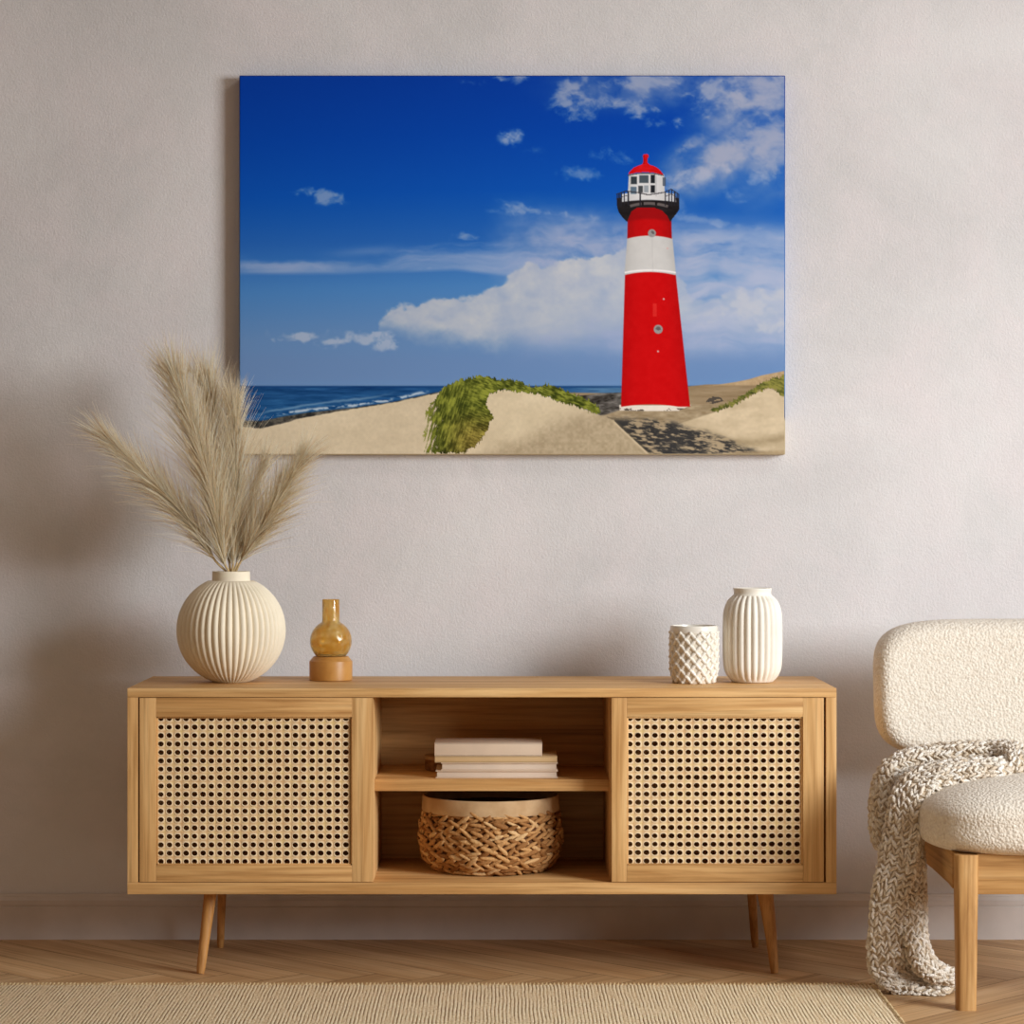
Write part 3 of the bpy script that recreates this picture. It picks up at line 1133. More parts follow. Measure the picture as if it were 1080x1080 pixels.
def picture(x, y):
    """x, y: picture coordinates (x 252..828, y 80..480). Returns sRGB 0..255."""
    img = np.zeros(x.shape + (3,))

    def lay(mask, c):
        nonlocal img
        c = np.asarray(c, float)
        m = np.clip(mask, 0, 1)[..., None]
        img = img * (1 - m) + c * m
    # sky
    ky_ = [80, 140, 200, 250, 300, 350, 406]
    cols = np.array([(0, 57, 160), (0, 66, 170), (6, 80, 180), (36, 98, 182), (72, 128, 192), (98, 136, 186), (104, 140, 188)], float)
    for ch in range(3):
        img[..., ch] = np.interp(y + 0.03 * (540 - x) * -1.0, ky_, cols[:, ch])
    wx = x + 18 * (fbm(x, y, 40, 91) - 0.5)
    wy = y + 18 * (fbm(x, y, 40, 77) - 0.5)
    n_big = fbm(wx, wy * 1.3, 60, 3)
    n_mid = fbm(wx, wy * 1.4, 26, 21)
    n_str = fbm(wx * 0.35, wy * 2.2, 26, 44)
    q_big, q_mid, q_str = (n_big - .5) / .14, (n_mid - .5) / .14, (n_str - .5) / .14
    q_fine = (fbm(wx, wy * 1.5, 11, 25, 4) - .5) / .14

    def puff(dens, al, c, k=0.30, w=0.55, fine=0.12):
        # soft-edged cloud: density eaten away by noise
        f = sstep(0.0, w, dens - 0.42 + k * 0.5 * q_mid + fine * q_fine) * sstep(0.10, 0.45, dens)
        lay(al * f, c)
    # hazy bank behind the big cloud and to the right
    dens = sstep(500, 610, x + 12 * q_big) * sstep(212, 262, y + (700 - x) * 0.10) * (1 - sstep(345, 400, y))
    lay(np.clip(dens * (0.62 + 0.14 * q_mid + 0.10 * q_str), 0, 0.9), (158, 170, 202))
    dens = sstep(690, 735, x) * sstep(222, 262, y) * (1 - sstep(340, 385, y))
    lay(np.clip(dens * (0.50 + 0.16 * q_str), 0, 0.85), (170, 180, 206))
    # long streak on the left
    top = interp(x, [(252, 270), (330, 272), (400, 267), (440, 262), (520, 262), (560, 262), (620, 262)])
    bot = interp(x, [(252, 289), (360, 289), (420, 287), (480, 285), (560, 294), (620, 302)])
    f = sstep(-5, 13, y - top + 3 * q_str) * (1 - sstep(-4, 2.5, y - bot)) * (1 - sstep(530, 600, x))
    lay(np.clip(f * (0.50 + 0.12 * q_str), 0, 0.8), (166, 178, 210))
    f = np.exp(-(((y - 264 - (400 - x) * 0.07) / 4.5) ** 2)) * sstep(325, 390, x) * (1 - sstep(395, 440, x))
    lay(0.30 * f, (150, 168, 206))
    # top right clouds
    def blob(cx, cy, sx, sy, rot=0.0):
        dx, dy = x - cx, y - cy
        return np.exp(-(((dx * math.cos(rot) + dy * math.sin(rot)) / sx) ** 2 + ((dy * math.cos(rot) - dx * math.sin(rot)) / sy) ** 2))
    dens = np.maximum.reduce([blob(606, 104, 26, 26), 0.8 * blob(530, 85, 44, 9), 0.95 * blob(690, 86, 70, 11), 0.75 * blob(660, 112, 60, 13, 0.15), 0.7 * blob(690, 128, 45, 12, 0.1), 0.8 * blob(750, 100, 40, 26)])
    puff(dens * 1.1, 0.75, (164, 172, 196), 0.34, 0.8, 0.16)
    hz = np.maximum.reduce([blob(800, 120, 70, 90), blob(760, 165, 70, 36, -0.45), 0.8 * blob(690, 92, 110, 26)])
    lay(np.clip(0.95 * hz * (0.66 + 0.18 * q_mid + 0.12 * q_big) * sstep(0.05, 0.5, hz), 0, 0.9), (150, 160, 188))
    dens = np.maximum.reduce([blob(805, 96, 46, 40), blob(770, 160, 52, 24, -0.45), blob(815, 150, 40, 42), 0.8 * blob(735, 182, 36, 14, -0.5), 0.75 * blob(725, 155, 30, 10, -0.7)])
    puff(dens * 1.15, 0.80, (160, 166, 190), 0.26, 0.9, 0.10)
    puff(np.maximum(blob(735, 186, 44, 12, -0.25), 0.8 * blob(800, 190, 34, 10)), 0.5, (176, 182, 204), 0.30, 0.8)
    # scattered puffs
    for (cx, cy, sx, sy, al) in [(544, 144, 13, 10, .8), (338, 206, 26, 7, .65), (324, 201, 10, 5, .4), (612, 182, 18, 8, .5), (648, 166, 24, 8, .4),
                                 (556, 222, 36, 6, .6), (520, 223, 16, 4, .45), (487, 248, 14, 5, .55), (562, 160, 14, 7, .3), (775, 206, 12, 9, .35), (600, 228, 26, 5, .4), (745, 233, 46, 4, .4), (700, 215, 20, 8, .3)]:
        puff(blob(cx, cy, sx * 1.25, sy * 1.25, 0.15) * 1.05, al, (166, 178, 206), 0.46, 1.0, 0.2)
    # big cumulus
    ctop = interp(x, [(395, 352), (403, 334), (412, 325), (424, 317), (440, 322), (462, 314), (480, 311), (500, 309), (518, 303), (530, 296), (540, 284), (556, 276),
                      (572, 280), (585, 272), (604, 268), (622, 270), (640, 263), (660, 262), (700, 268), (730, 310), (745, 318), (775, 308), (800, 303), (828, 307)])
    cbot = interp(x, [(395, 350), (420, 354), (470, 364), (560, 366), (640, 356), (700, 346), (760, 346), (828, 358)])
    edge = y - ctop + 3.2 * (fbm(x, y, 14, 61, 5) - 0.5) / .14
    f = sstep(-1.5, 6, edge) * (1 - sstep(-26, 10, y - cbot + 4 * q_mid)) * (1 - 0.5 * sstep(695, 740, x))
    shade = (fbm(x, y * 1.2, 30, 33, 6, 0.6) - .5) / .14
    # billows: brighter towards each lump's upper edge
    tone = np.clip(0.62 + 0.24 * shade + 0.10 * q_fine, 0, 1)[..., None]
    low = sstep(18, 84, y - ctop)[..., None]
    cc = np.array((158, 172, 198.0)) * (1 - tone) + np.array((194, 197, 203.0)) * tone
    cc = cc * (1 - 0.55 * low) + np.array((160, 174, 197.0)) * 0.55 * low
    lay(np.clip(0.93 * f, 0, 1), cc)
    # right cumulus
    puff(np.maximum.reduce([blob(782, 322, 38, 20), 0.9 * blob(815, 312, 26, 10), 0.7 * blob(748, 330, 30, 16)]), 0.8, (184, 189, 202), 0.34, 0.7, 0.14)
    puff(blob(812, 346, 34, 8, -0.1), 0.75, (184, 189, 202), 0.34, 0.6, 0.14)
    # low row on the left
    dens = np.maximum.reduce([blob(318, 355, 28, 7), blob(350, 361, 26, 6), blob(388, 357, 26, 10), 0.7 * blob(298, 359, 16, 5), blob(405, 364, 18, 8)])
    puff(1.2 * dens * (1 - 0.35 * sstep(0, 9, y - 359)), 0.75, (172, 184, 206), 0.40, 0.6, 0.18)
    lay(0.5 * sstep(362, 384, y) * (1 - sstep(398, 407, y)), (104, 134, 182))

    # sea
    fsea = sstep(406.6, 407.8, y)
    t = sstep(407, 445, y)[..., None]
    sea = np.array((26, 74, 128.0)) * (1 - t) + np.array((30, 84, 138.0)) * t
    sea = sea + ((fbm(x * 0.25, y * 2.4, 6, 5, 4) - 0.5) * 70)[..., None] * np.array((.7, .9, 1))
    sea = sea + (60 * sstep(575, 640, x))[..., None] * np.array((.7, .55, .3))
    lay(fsea, sea)
    lay(0.6 * np.exp(-((y - 408) / 1.2) ** 2), (12, 52, 108))
    # shore, wet rocks and foam
    sh = interp(x, [(252, 443.5), (276, 444), (300, 439), (325, 435), (373, 430), (414, 424), (459, 414), (480, 411)])
    foam = np.exp(-((y - (sh - 2.6 + 3 * (fbm(x, y, 12, 17, 3) - .5))) / 1.7) ** 2) * sstep(270, 310, x) * (1 - sstep(440, 460, x))
    lay(0.85 * foam * sstep(0.35, 0.6, fbm(x, y * 2, 7, 27, 3)), (206, 216, 226))
    foam = np.exp(-((y - (sh - 8 + 5 * (fbm(x, y, 18, 18, 3) - .5))) / 1.3) ** 2) * sstep(256, 290, x) * (1 - sstep(380, 430, x))
    lay(0.5 * foam, (150, 180, 206))
    rk = fbm(x, y * 1.6, 5, 37, 4)
    lay(sstep(-1.0, 1.0, y - sh) * (x < 480), np.array((66, 64, 60.0)) + ((rk - .45) * 150)[..., None] * np.array((1, .92, .75)))
    # left sand
    sd = interp(x, [(252, 449.5), (276, 452), (296, 447), (316, 441.5), (350, 435), (414, 424.5), (459, 415), (500, 402)]) + 1.5 * (fbm(x, y, 6, 47, 3) - .5)
    sn = fbm(x, y, 3, 57, 4)
    sand = np.array((206, 190, 162.0)) + ((fbm(x, y * 2, 40, 58, 4) - .5) * 26 + (sn - .5) * 16)[..., None]
    lay(sstep(-0.6, 0.8, y - sd) * (x < 520), sand)
    # right hand: beach behind, far dune
    beach = np.array((146, 126, 98.0)) + ((fbm(x * 0.3, y * 2.2, 8, 67, 4) - .5) * 46)[..., None]
    bt = interp(x, [(600, 414), (655, 415), (720, 408), (745, 405.5), (775, 405), (828, 405)])
    lay(sstep(-0.6, 0.6, y - bt) * (x > 598), beach)
    fd = interp(x, [(755, 406), (775, 403), (790, 400), (803, 396), (828, 391)])
    lay(sstep(-0.6, 0.6, y - fd) * (1 - sstep(405, 408, y)) * (x > 752), np.array((176, 150, 116.0)) + ((sn - .5) * 30)[..., None])
    # dark breakwater stones left of the tower
    st = fbm(x * 0.6, y * 1.6, 4.5, 97, 4)
    bt2 = interp(x, [(600, 418), (620, 416.5), (640, 414.5), (656, 414)])
    lay(sstep(-.5, .5, y - bt2) * (x > 596) * (x < 662) * (y < 445), np.array((84, 80, 76.0)) + ((st - .5) * 150)[..., None])
    # sandy ground at the tower's foot
    gt = interp(x, [(600, 446), (640, 437), (655, 432), (700, 431), (728, 428), (828, 420)])
    lay(sstep(-1, 1, y - gt) * (x > 596), np.array((156, 138, 110.0)) + ((st - .5) * 60)[..., None])
    # right dune
    rd = interp(x, [(690, 470), (715, 447), (740, 439), (754, 434.5), (775, 426), (790, 418), (803, 411), (812, 409), (820, 413), (828, 417)])
    rsn = np.array((196, 178, 148.0)) + ((fbm(x * .5, y * 1.5, 16, 107, 4) - .5) * 46 + (sn - .5) * 14)[..., None]
    rsn = rsn - (30 * np.exp(-((y - 463 - 4 * np.sin(x * .05)) / 5) ** 2) * sstep(700, 760, x))[..., None]
    lay(sstep(-1, 1.5, y - rd) * (x > 690), rsn)
    # path stones
    lo = interp(x, [(640, 440), (655, 441), (690, 441), (715, 446), (740, 453), (770, 463), (800, 476), (828, 480)])
    d = sstep(-3, 5, y - lo + 5 * (st - .5)) * (x > 640)
    rock = 0.5 + (fbm(x * 0.55, y * 1.9 - x * 0.25, 3.4, 117, 4) - .5) * 1.5 + 0.10 * (fbm(x, y, 14, 119, 3) - .5) / .14
    tone = sstep(0.30, 0.80, rock)[..., None]
    rc = np.array((44, 44, 46.0)) * (1 - tone) + np.array((166, 148, 120.0)) * tone
    lay(d * 0.92, rc)
    lay(sstep(0, 4, y - 474 + 3 * (st - .5)) * (x > 770) * 0.8, np.array((168, 146, 112.0)) + ((sn - .5) * 30)[..., None])
    # middle dune
    md = interp(x, [(440, 480), (478, 478), (495, 440), (505, 417), (527, 410), (560, 412), (592, 422), (604, 426), (625, 435), (646, 442.5)])
    mn = np.array((208, 192, 162.0)) + ((fbm(x, y * 1.5, 30, 127, 4) - .5) * 26 + (sn - .5) * 14)[..., None]
    grey = sstep(-14, 14, (x - 560) * 0.42 + (y - 458) + 10 * (fbm(x, y, 20, 131, 3) - .5))[..., None] * 0.8
    mn = mn * (1 - grey) + (np.array((164, 147, 120.0)) + ((sn - .5) * 40)[..., None]) * grey
    right_edge = interp(y, [(440, 648), (444, 648), (452, 656), (478, 684)])
    lay(sstep(-.8, .8, y - md) * (x > 470) * (1 - sstep(-.7, .7, x - right_edge)), mn)
    kerb = np.exp(-((x - right_edge + 1.5) / 1.6) ** 2) * sstep(442, 446, y)
    lay(kerb * 0.7, (206, 188, 156))
    kerb = np.exp(-((x - right_edge - 1.8) / 1.4) ** 2) * sstep(442, 446, y)
    lay(kerb * 0.5, (84, 76, 62))
    # marram grass
    gp = [(447, 478), (446.5, 460), (448, 438), (454, 426), (462, 416), (470, 408), (480, 402), (494, 399), (504, 396), (516, 398), (527, 400), (544, 401), (553, 404.5), (560, 408), (568, 408), (576, 405),
          (585, 406), (597, 413), (608, 417), (618, 421), (630, 427), (633, 434), (630, 437), (622, 434), (604, 427), (592, 425), (577, 419), (558, 414.5), (542, 412.5), (527, 412.5), (516, 415), (513, 428), (520, 438), (514, 454), (506, 466), (496, 474), (488, 478)]
    jx = x + 3.4 * (fbm(x, y * .4, 3, 141, 3) - .5) + 6 * (fbm(x, y, 2.2, 142, 2) - .5) * 0.6
    jy = y + 2.5 * (fbm(x * .8, y, 3, 143, 3) - .5) + 6 * (fbm(x * 3.2, y * .4, 3, 145, 2) - .5)
    g_ = inpoly(jx, jy, gp).astype(float)
    # blades sweep from lower left to upper right, combed outwards
    cxg, cyg = 505, 492
    ang = np.arctan2(y - cyg, x - cxg)
    rad = np.hypot(x - cxg, y - cyg)
    flow = sstep(470, 520, x)
    b1 = fbm(x * 1.1 + (y - 440) * 0.35, y * 0.22 - x * 0.05, 1.35, 151, 3)
    b2 = fbm(x * 0.30 + y * .1, y * 1.1 - (x - 500) * 0.42, 1.35, 152, 3)
    bl = b1 * (1 - flow) + b2 * flow
    bl = 0.5 + (bl - .5) * 1.0 + 0.09 * (fbm(x, y, 9, 153, 3) - .5) / .14
    tone = np.clip((bl - 0.26) * 1.9 + 0.18 * sstep(425, 398, y), 0, 1)[..., None]
    gc = np.array((52, 60, 16.0)) * (1 - tone) + np.array((140, 146, 56.0)) * tone
    br = (sstep(425, 465, y) * sstep(455, 500, x) * (x < 530))[..., None] * 0.6
    gc = gc * (1 - br) + (np.array((88, 66, 26.0)) * (1 - tone) + np.array((184, 154, 82.0)) * tone) * br
    dk = sstep(470, 480, y)[..., None] * 0.3
    soft = sstep(447, 456, x + 3 * (bl - .5) / .1)
    lay(g_ * soft, gc * (1 - dk))
    # right grass
    gp = [(748, 434), (755, 429), (766, 426), (780, 419), (794, 410), (804, 403), (815, 399), (830, 395), (830, 416), (824, 419), (821, 412), (812, 409), (800, 413), (788, 420), (775, 427), (762, 432), (752, 436)]
    g_ = inpoly(jx, jy, gp).astype(float)
    lay(g_, np.array((66, 72, 30.0)) * (1 - tone) + np.array((136, 132, 64.0)) * tone)
    lay((inpoly(x, y, [(744, 424), (750, 418), (760, 419), (763, 423), (752, 426)])).astype(float) * 0.8 * (st < 0.55), (60, 56, 54))

    # ---- lighthouse
    AA = 0.55

    def band(y0, y1, l0, l1, r0, r1, c, cur=0.0):
        """slab of the tower between two heights, edges given at both"""
        mid = (l0 + r0) / 2
        hw = (r0 - l0) / 2
        q = np.clip((x - mid) / hw, -1.1, 1.1)
        yo = cur * (1 - q * q)                # courses bow upward at the middle
        yy = y + yo
        t_ = np.clip((yy - y0) / (y1 - y0), 0, 1)
        le = l0 + (l1 - l0) * t_
        re = r0 + (r1 - r0) * t_
        m = sstep(-AA, AA, x - le) * (1 - sstep(-AA, AA, x - re)) * sstep(-AA, AA, yy - y0) * (1 - sstep(-AA, AA, yy - y1))
        qq = np.clip((x - le) / np.maximum(re - le, 1e-3), 0, 1)
        return m, qq
    spots = fbm(x, y, 5, 161, 3)

    def solid(m, qq, c, edge=0.12):
        sh_ = 1 - edge * np.abs(qq * 2 - 1) ** 3 - 0.06 * (qq < 0.0)
        lay(m, np.array(c)[None, None, :] * sh_[..., None] + ((spots - .5) * 10)[..., None])
    # plinth
    m, q = band(427, 433.0, 653, 653.5, 729.5, 716, None, -0.5)
    solid(m, q, (226, 216, 204), 0.05)
    lay(m * (y > 430.5) * (st < 0.47), (92, 84, 76))
    m, q = band(288.5, 428.5, 659.2, 655.0, 712.6, 727.8, None, 2.0)
    solid(m, q, (198, 4, 8), 0.10)
    m, q = band(250.5, 289.5, 661.5, 658.6, 709.2, 713.0, None, 2.6)
    solid(m, q, (202, 201, 200), 0.10)
    lay(m * np.exp(-((y - 287.5 + 2.6 * (1 - (2 * q - 1) ** 2)) / 0.9) ** 2), (240, 236, 236))
    lay(0.10 * m * (np.abs(q - 0.55) < 0.01), (120, 118, 120))
    m, q = band(219, 251.5, 662.2, 661.6, 707.6, 708.6, None, 3.0)
    solid(m, q, (188, 6, 10), 0.18)
    up = m * (1 - sstep(232, 236, y + 3 * (1 - (2 * q - 1) ** 2)))
    lay(up * 0.5, (120, 8, 14))
    # gallery: black corbel, walkway, lantern
    gp = [(651, 209), (716, 209), (716.5, 221), (713, 226), (709, 231), (707, 234), (704, 228), (698, 222), (690, 219), (672, 219), (666, 223), (663.5, 229), (661.5, 234), (657, 230), (652.5, 224), (650.8, 219)]
    lay(inpoly(x, y, gp).astype(float), np.array((30, 26, 28.0)) + ((st - .5) * 24)[..., None])
    m, q = band(216.5, 219.5, 663, 664, 705, 704, None, 3.5)
    lay(m * 0.55 * (np.abs(np.sin(q * 9)) > .25), (150, 140, 138))
    m, q = band(204.5, 213, 656, 655, 712, 713, None, 2.0)
    lay(m, np.array((196, 198, 204.0)) + ((st - .5) * 30)[..., None])
    m, q = band(184, 211.5, 663.2, 661.8, 700.4, 701.6, None, 1.6)
    solid(m, q, (214, 214, 216), 0.10)
    for (a0, a1, b0, b1, c) in [(665.3, 671.8, 186.2, 194.2, (52, 60, 66)), (674.2, 684.0, 184.8, 193, (72, 84, 92)), (686.2, 690.8, 184.4, 193.2, (30, 34, 40)),
                                (665.0, 671.4, 197, 204.6, (92, 112, 130)), (673.2, 678, 196, 203.2, (66, 70, 74)), (679.2, 684, 195.6, 203, (150, 158, 166)), (686.2, 690.8, 195.4, 203.4, (34, 36, 42))]:
        lay(sstep(-AA, AA, x - a0) * (1 - sstep(-AA, AA, x - a1)) * sstep(-AA, AA, y - b0) * (1 - sstep(-AA, AA, y - b1)), c)
    lay(((x > 691.5) & (x < 692.3) & (y > 185) & (y < 207)) * 0.3, (120, 120, 126))
    lay(((x > 699) & (x < 702) & (y > 187) & (y < 196)) * 0.8, (70, 80, 96))
    # railing
    rail = interp(x, [(650, 205), (660, 201.5), (672, 203), (684, 205.5), (700, 203), (708, 199.5), (716, 205)])
    lay((np.abs(y - rail) < 0.65) * ((x > 650) & (x < 716.5)) * 0.75, (48, 44, 52))
    lay((np.abs(y - rail - 5) < 0.5) * (((x > 650) & (x < 663)) | ((x > 702) & (x < 716.5))) * 0.7, (60, 58, 70))
    for bx in (650.8, 652.9, 655.2, 658.5, 662.6, 675.2, 701.5, 705.5, 708.6, 711.6, 714.2, 715.9):
        lay((np.abs(x - bx) < 0.65) * (y > rail) * (y < 217) * 0.85, (34, 32, 40))
    # roof
    gp = [(662.5, 184), (664.5, 180.5), (668, 177), (673, 174.8), (677.3, 173.4), (678.6, 171), (678.4, 166.5), (677.6, 164.6), (679.2, 162.8), (682, 162.3), (684.2, 163.4), (684.2, 165.5), (682.9, 167), (682.8, 171), (684.6, 173.6), (690, 175.2), (695, 178.2), (698.6, 182.5), (699.8, 184.6), (690, 182.2), (681, 181.4), (671, 182.2)]
    lay(inpoly(x, y, gp).astype(float), np.array((206, 14, 20.0)) + ((st - .5) * 40)[..., None])
    lay((inpoly(x, y, gp) & (y > 164) & (y < 173) & (x < 680.2)) * 0.5, (140, 8, 14))
    lay((np.abs(y - (185.2 - 2.4 * (1 - ((x - 681) / 19) ** 2))) < 0.7) * (np.abs(x - 681) < 19) * 0.8, (70, 70, 74))
    # portholes
    for (cx, cy, r) in [(687.6, 246, 4.3), (694.2, 347.3, 4.8)]:
        d = np.hypot(x - cx, (y - cy))
        lay(1 - sstep(r - .6, r + .5, d), (150, 146, 146))
        lay((1 - sstep(r * .45, r * .75, d)) * 0.7 * (st < .55), (78, 72, 74))
    lay(0.5 * ((np.abs(x - 690.5) < 2.2) & (np.abs(y - 327) < 7)), (226, 70, 60))
    for (cx, cy) in [(700, 315.4), (694, 370.6), (704, 262)]:
        lay(1 - sstep(.5, 1.5, np.hypot(x - cx, y - cy)), (206, 170, 168))
    # woven canvas tooth
    img = img * (1 + 0.018 * np.sin(x * 3.1)[..., None] * np.sin(y * 3.1)[..., None])
    return np.clip(img, 0, 255)


ART_GAIN = 1.15
NX, NY = 1009, 701
EX = 0.0025
gxs = np.linspace(252.3 + 1.0, 828.2 - 1.0, NX)
gys = np.linspace(79.5 + 1.0, 479.6 - 1.0, NY)
PX, PY = np.meshgrid(gxs, gys)                      # (NY, NX)
rgb = picture(PX, PY) / 255.0
lin = np.where(rgb <= 0.04045, rgb / 12.92, ((rgb + 0.055) / 1.055) ** 2.4) * ART_GAIN
lin = np.clip(lin, 0, 0.95)

canv = empty('lighthouse_canvas', ((cx0 + cx1) / 2, 0.0, cz0))
tag(canv, 'large canvas print of a red and white lighthouse hung on the plaster wall', 'picture')
m_ = MB()
m_.box(cx0, cx1, cyf, 0.0, cz0, cz1, 0.0030, seg=3)


def edge_mat():
    m, nt, b = new_mat('canvas wrap edge')
    v = coords(nt)
    s = nt.nodes.new('ShaderNodeSeparateXYZ')
    nt.links.new(v, s.inputs[0])
    mr = node(nt, 'ShaderNodeMapRange')
    mr.inputs['From Min'].default_value = 0.0
    mr.inputs['From Max'].default_value = cz1 - cz0
    nt.links.new(s.outputs['Z'], mr.inputs['Value'])
    r = ramp(nt, [(0.0, L((186, 168, 136))), (0.09, L((186, 168, 136))), (0.10, L((40, 78, 120))), (0.18, L((90, 128, 176))), (0.5, L((60, 110, 176))), (1.0, L((0, 52, 140)))])
    nt.links.new(mr.outputs['Result'], r.inputs['Fac'])
    nt.links.new(r.outputs['Color'], b.inputs['Base Color'])
    b.inputs['Roughness'].default_value = 0.8
    b.inputs['Specular IOR Level'].default_value = 0.1
    return m


m_.build('stretcher', edge_mat(), canv, angle=30)


def print_mat():
    m, nt, b = new_mat('printed canvas face')
    a = nt.nodes.new('ShaderNodeVertexColor')
    a.layer_name = 'print'
    nt.links.new(a.outputs['Color'], b.inputs['Base Color'])
    b.inputs['Roughness'].default_value = 0.75
    b.inputs['Specular IOR Level'].default_value = 0.08
    w1 = node(nt, 'ShaderNodeTexNoise', Scale=420.0, Detail=1.0)
    nt.links.new(coords(nt), w1.inputs['Vector'])
    bump(nt, b, w1.outputs['Fac'], 0.05, 0.001)
    return m


WX = (PX - VX) / FPX * CD
WZ = CAM_H - (PY - VY) / FPX * CD
V = np.stack([WX, np.full_like(WX, cyf - 0.0004), WZ], -1).reshape(-1, 3)
ii = np.arange(NX * NY).reshape(NY, NX)
F = np.stack([ii[:-1, :-1], ii[1:, :-1], ii[1:, 1:], ii[:-1, 1:]], -1).reshape(-1, 4)
fo = fast_mesh('printed_face', V, F, print_mat(), canv)
ca_ = fo.data.color_attributes.new('print', 'FLOAT_COLOR', 'POINT')
ca_.data.foreach_set('color', np.concatenate([lin.reshape(-1, 3), np.ones((NX * NY, 1))], 1).astype(np.float32).ravel())

# ------------------------------------------------------------------ armchair
chx0, chx1 = 0.862, 1.600
chc = (chx0 + chx1) / 2
chair = empty('armchair', (chc, CAM_Y + 5.62, 0))
tag(chair, 'cream boucle lounge chair with a light oak frame right of the sideboard', 'chair')


def superbox(cx, cy, cz, hx, hy, hz, ex=4.0, ez=2.6, nu=96, nv=40, fn=None, plan=None):
    """rounded cushion: superellipse plan with a rounded edge profile"""
    rows = []
    for j in range(nv + 1):
        b_ = -PI / 2 + PI * j / nv
        cb_, sb_ = math.cos(b_), math.sin(b_)
        ezz = ez if sb_ > 0 else ez * 1.7
        rr_ = abs(cb_) ** (2 / ezz)
        zz_ = math.copysign(abs(sb_) ** (2 / ezz), sb_)
        row = []
        for i in range(nu):
            a = 2 * PI * i / nu
            c_, s_ = math.cos(a), math.sin(a)
            x = math.copysign(abs(c_) ** (2 / ex), c_) * rr_
            y = math.copysign(abs(s_) ** (2 / ex), s_) * rr_
            p = Vector((x, y, zz_))
            row.append((cx + p.x * hx, cy + p.y * hy, cz + p.z * hz))
        rows.append(row)
    rows = np.array(rows)
    if fn is not None:
        rows = fn(rows)
    return rows


# seat cushion
sc_d0, sc_d1 = 5.325, 5.93
sy = CAM_Y + (sc_d0 + sc_d1) / 2
zc0, zc1 = 0.316, 0.468


def seat_fn(r):
    x, y, z = r[..., 0], r[..., 1], r[..., 2]
    u = (x - chc) / 0.305
    v = (y - sy) / 0.30
    k = (z - zc0) / (zc1 - zc0)
    z2 = z + 0.010 * (1 - np.clip(u * u, 0, 1)) * np.clip((k - 0.5) * 2, 0, 1)
    # piped seam pinch half way up
    s = np.exp(-((k - 0.5) / 0.07) ** 2)
    rad = np.hypot(u, v)
    f = 1 - 0.006 * s * (rad > 0.6)
    out = np.stack([chc + (x - chc) * f, sy + (y - sy) * f, z2], -1)
    return out


m_ = MB()
m_.grid(superbox(chc, sy, (zc0 + zc1) / 2, 0.332, 0.302, (zc1 - zc0) / 2, 4.0, 2.8, 160, 64, seat_fn), closed_v=True)
fix_normals(m_.build('seat', M_BOUCLE, chair, angle=0))

# backrest: padded, slightly hollowed, leaning back
by = CAM_Y + 5.915
bz0, bz1 = 0.482, 0.800


def back_fn(r):
    x, y, z = r[..., 0].copy(), r[..., 1].copy(), r[..., 2].copy()
    u = (x - chc) / 0.37
    y = y - 0.030 * np.clip(np.abs(u), 0, 1) ** 2.2 + 0.012
    y = y + (z - bz0) * 0.16 - 0.02
    return np.stack([x, y, z], -1)


rows = []
nu, nv = 144, 36


def back_ring(inset, yy, k=1.0):
    row = []
    for i in range(nu):
        a = 2 * PI * i / nu
        c_, s_ = math.cos(a), math.sin(a)
        hx, hz = 0.3695 - inset, (bz1 - bz0) / 2 - inset
        x = math.copysign(abs(c_) ** (2 / 5.2), c_) * hx * k
        z = math.copysign(abs(s_) ** (2 / 4.4), s_) * hz * k
        row.append((chc + x, by + yy * 0.060, (bz0 + bz1) / 2 + z))
    return row


IN = 0.040
for k in np.linspace(0.02, 0.97, 16):
    rows.append(back_ring(IN, -1.0, k))
for j in range(nv + 1):
    b_ = -PI / 2 + PI * j / nv
    rr_ = abs(math.cos(b_)) ** (2 / 2.5)
    yy_ = math.copysign(abs(math.sin(b_)) ** (2 / 2.5), math.sin(b_))
    rows.append(back_ring((1 - rr_) * IN, yy_))
for k in np.linspace(0.97, 0.02, 16):
    rows.append(back_ring(IN, 1.0, k))
rows = np.array(rows)
m_ = MB()
m_.grid(back_fn(rows), closed_v=True, cap=True)
fix_normals(m_.build('backrest', M_BOUCLE, chair, angle=0))

# frame
lx0, lx1 = 0.955, 1.0045
mir = lambda x: 2 * chc - x


def sq_leg(corners_top, corners_bot, name='leg', rnd=0.016):
    """leg with rounded-square section; corners given as (x0,x1,y0,y1,z)"""
    rows = []
    for t in np.linspace(0, 1, 10):
        a = [corners_bot[i] + (corners_top[i] - corners_bot[i]) * t for i in range(5)]
        row = []
        cx, cy = (a[0] + a[1]) / 2, (a[2] + a[3]) / 2
        hx, hy = (a[1] - a[0]) / 2, (a[3] - a[2]) / 2
        for q in range(32):
            an = 2 * PI * q / 32
            c_, s_ = math.cos(an), math.sin(an)
            row.append((cx + math.copysign(abs(c_) ** 0.5, c_) * hx, cy + math.copysign(abs(s_) ** 0.5, s_) * hy, a[4]))
        rows.append(row)
    m2 = MB()
    m2.grid(np.array(rows), closed_v=True, cap=True)
    return fix_normals(m2.build(name, M_CHAIR_Z, chair))


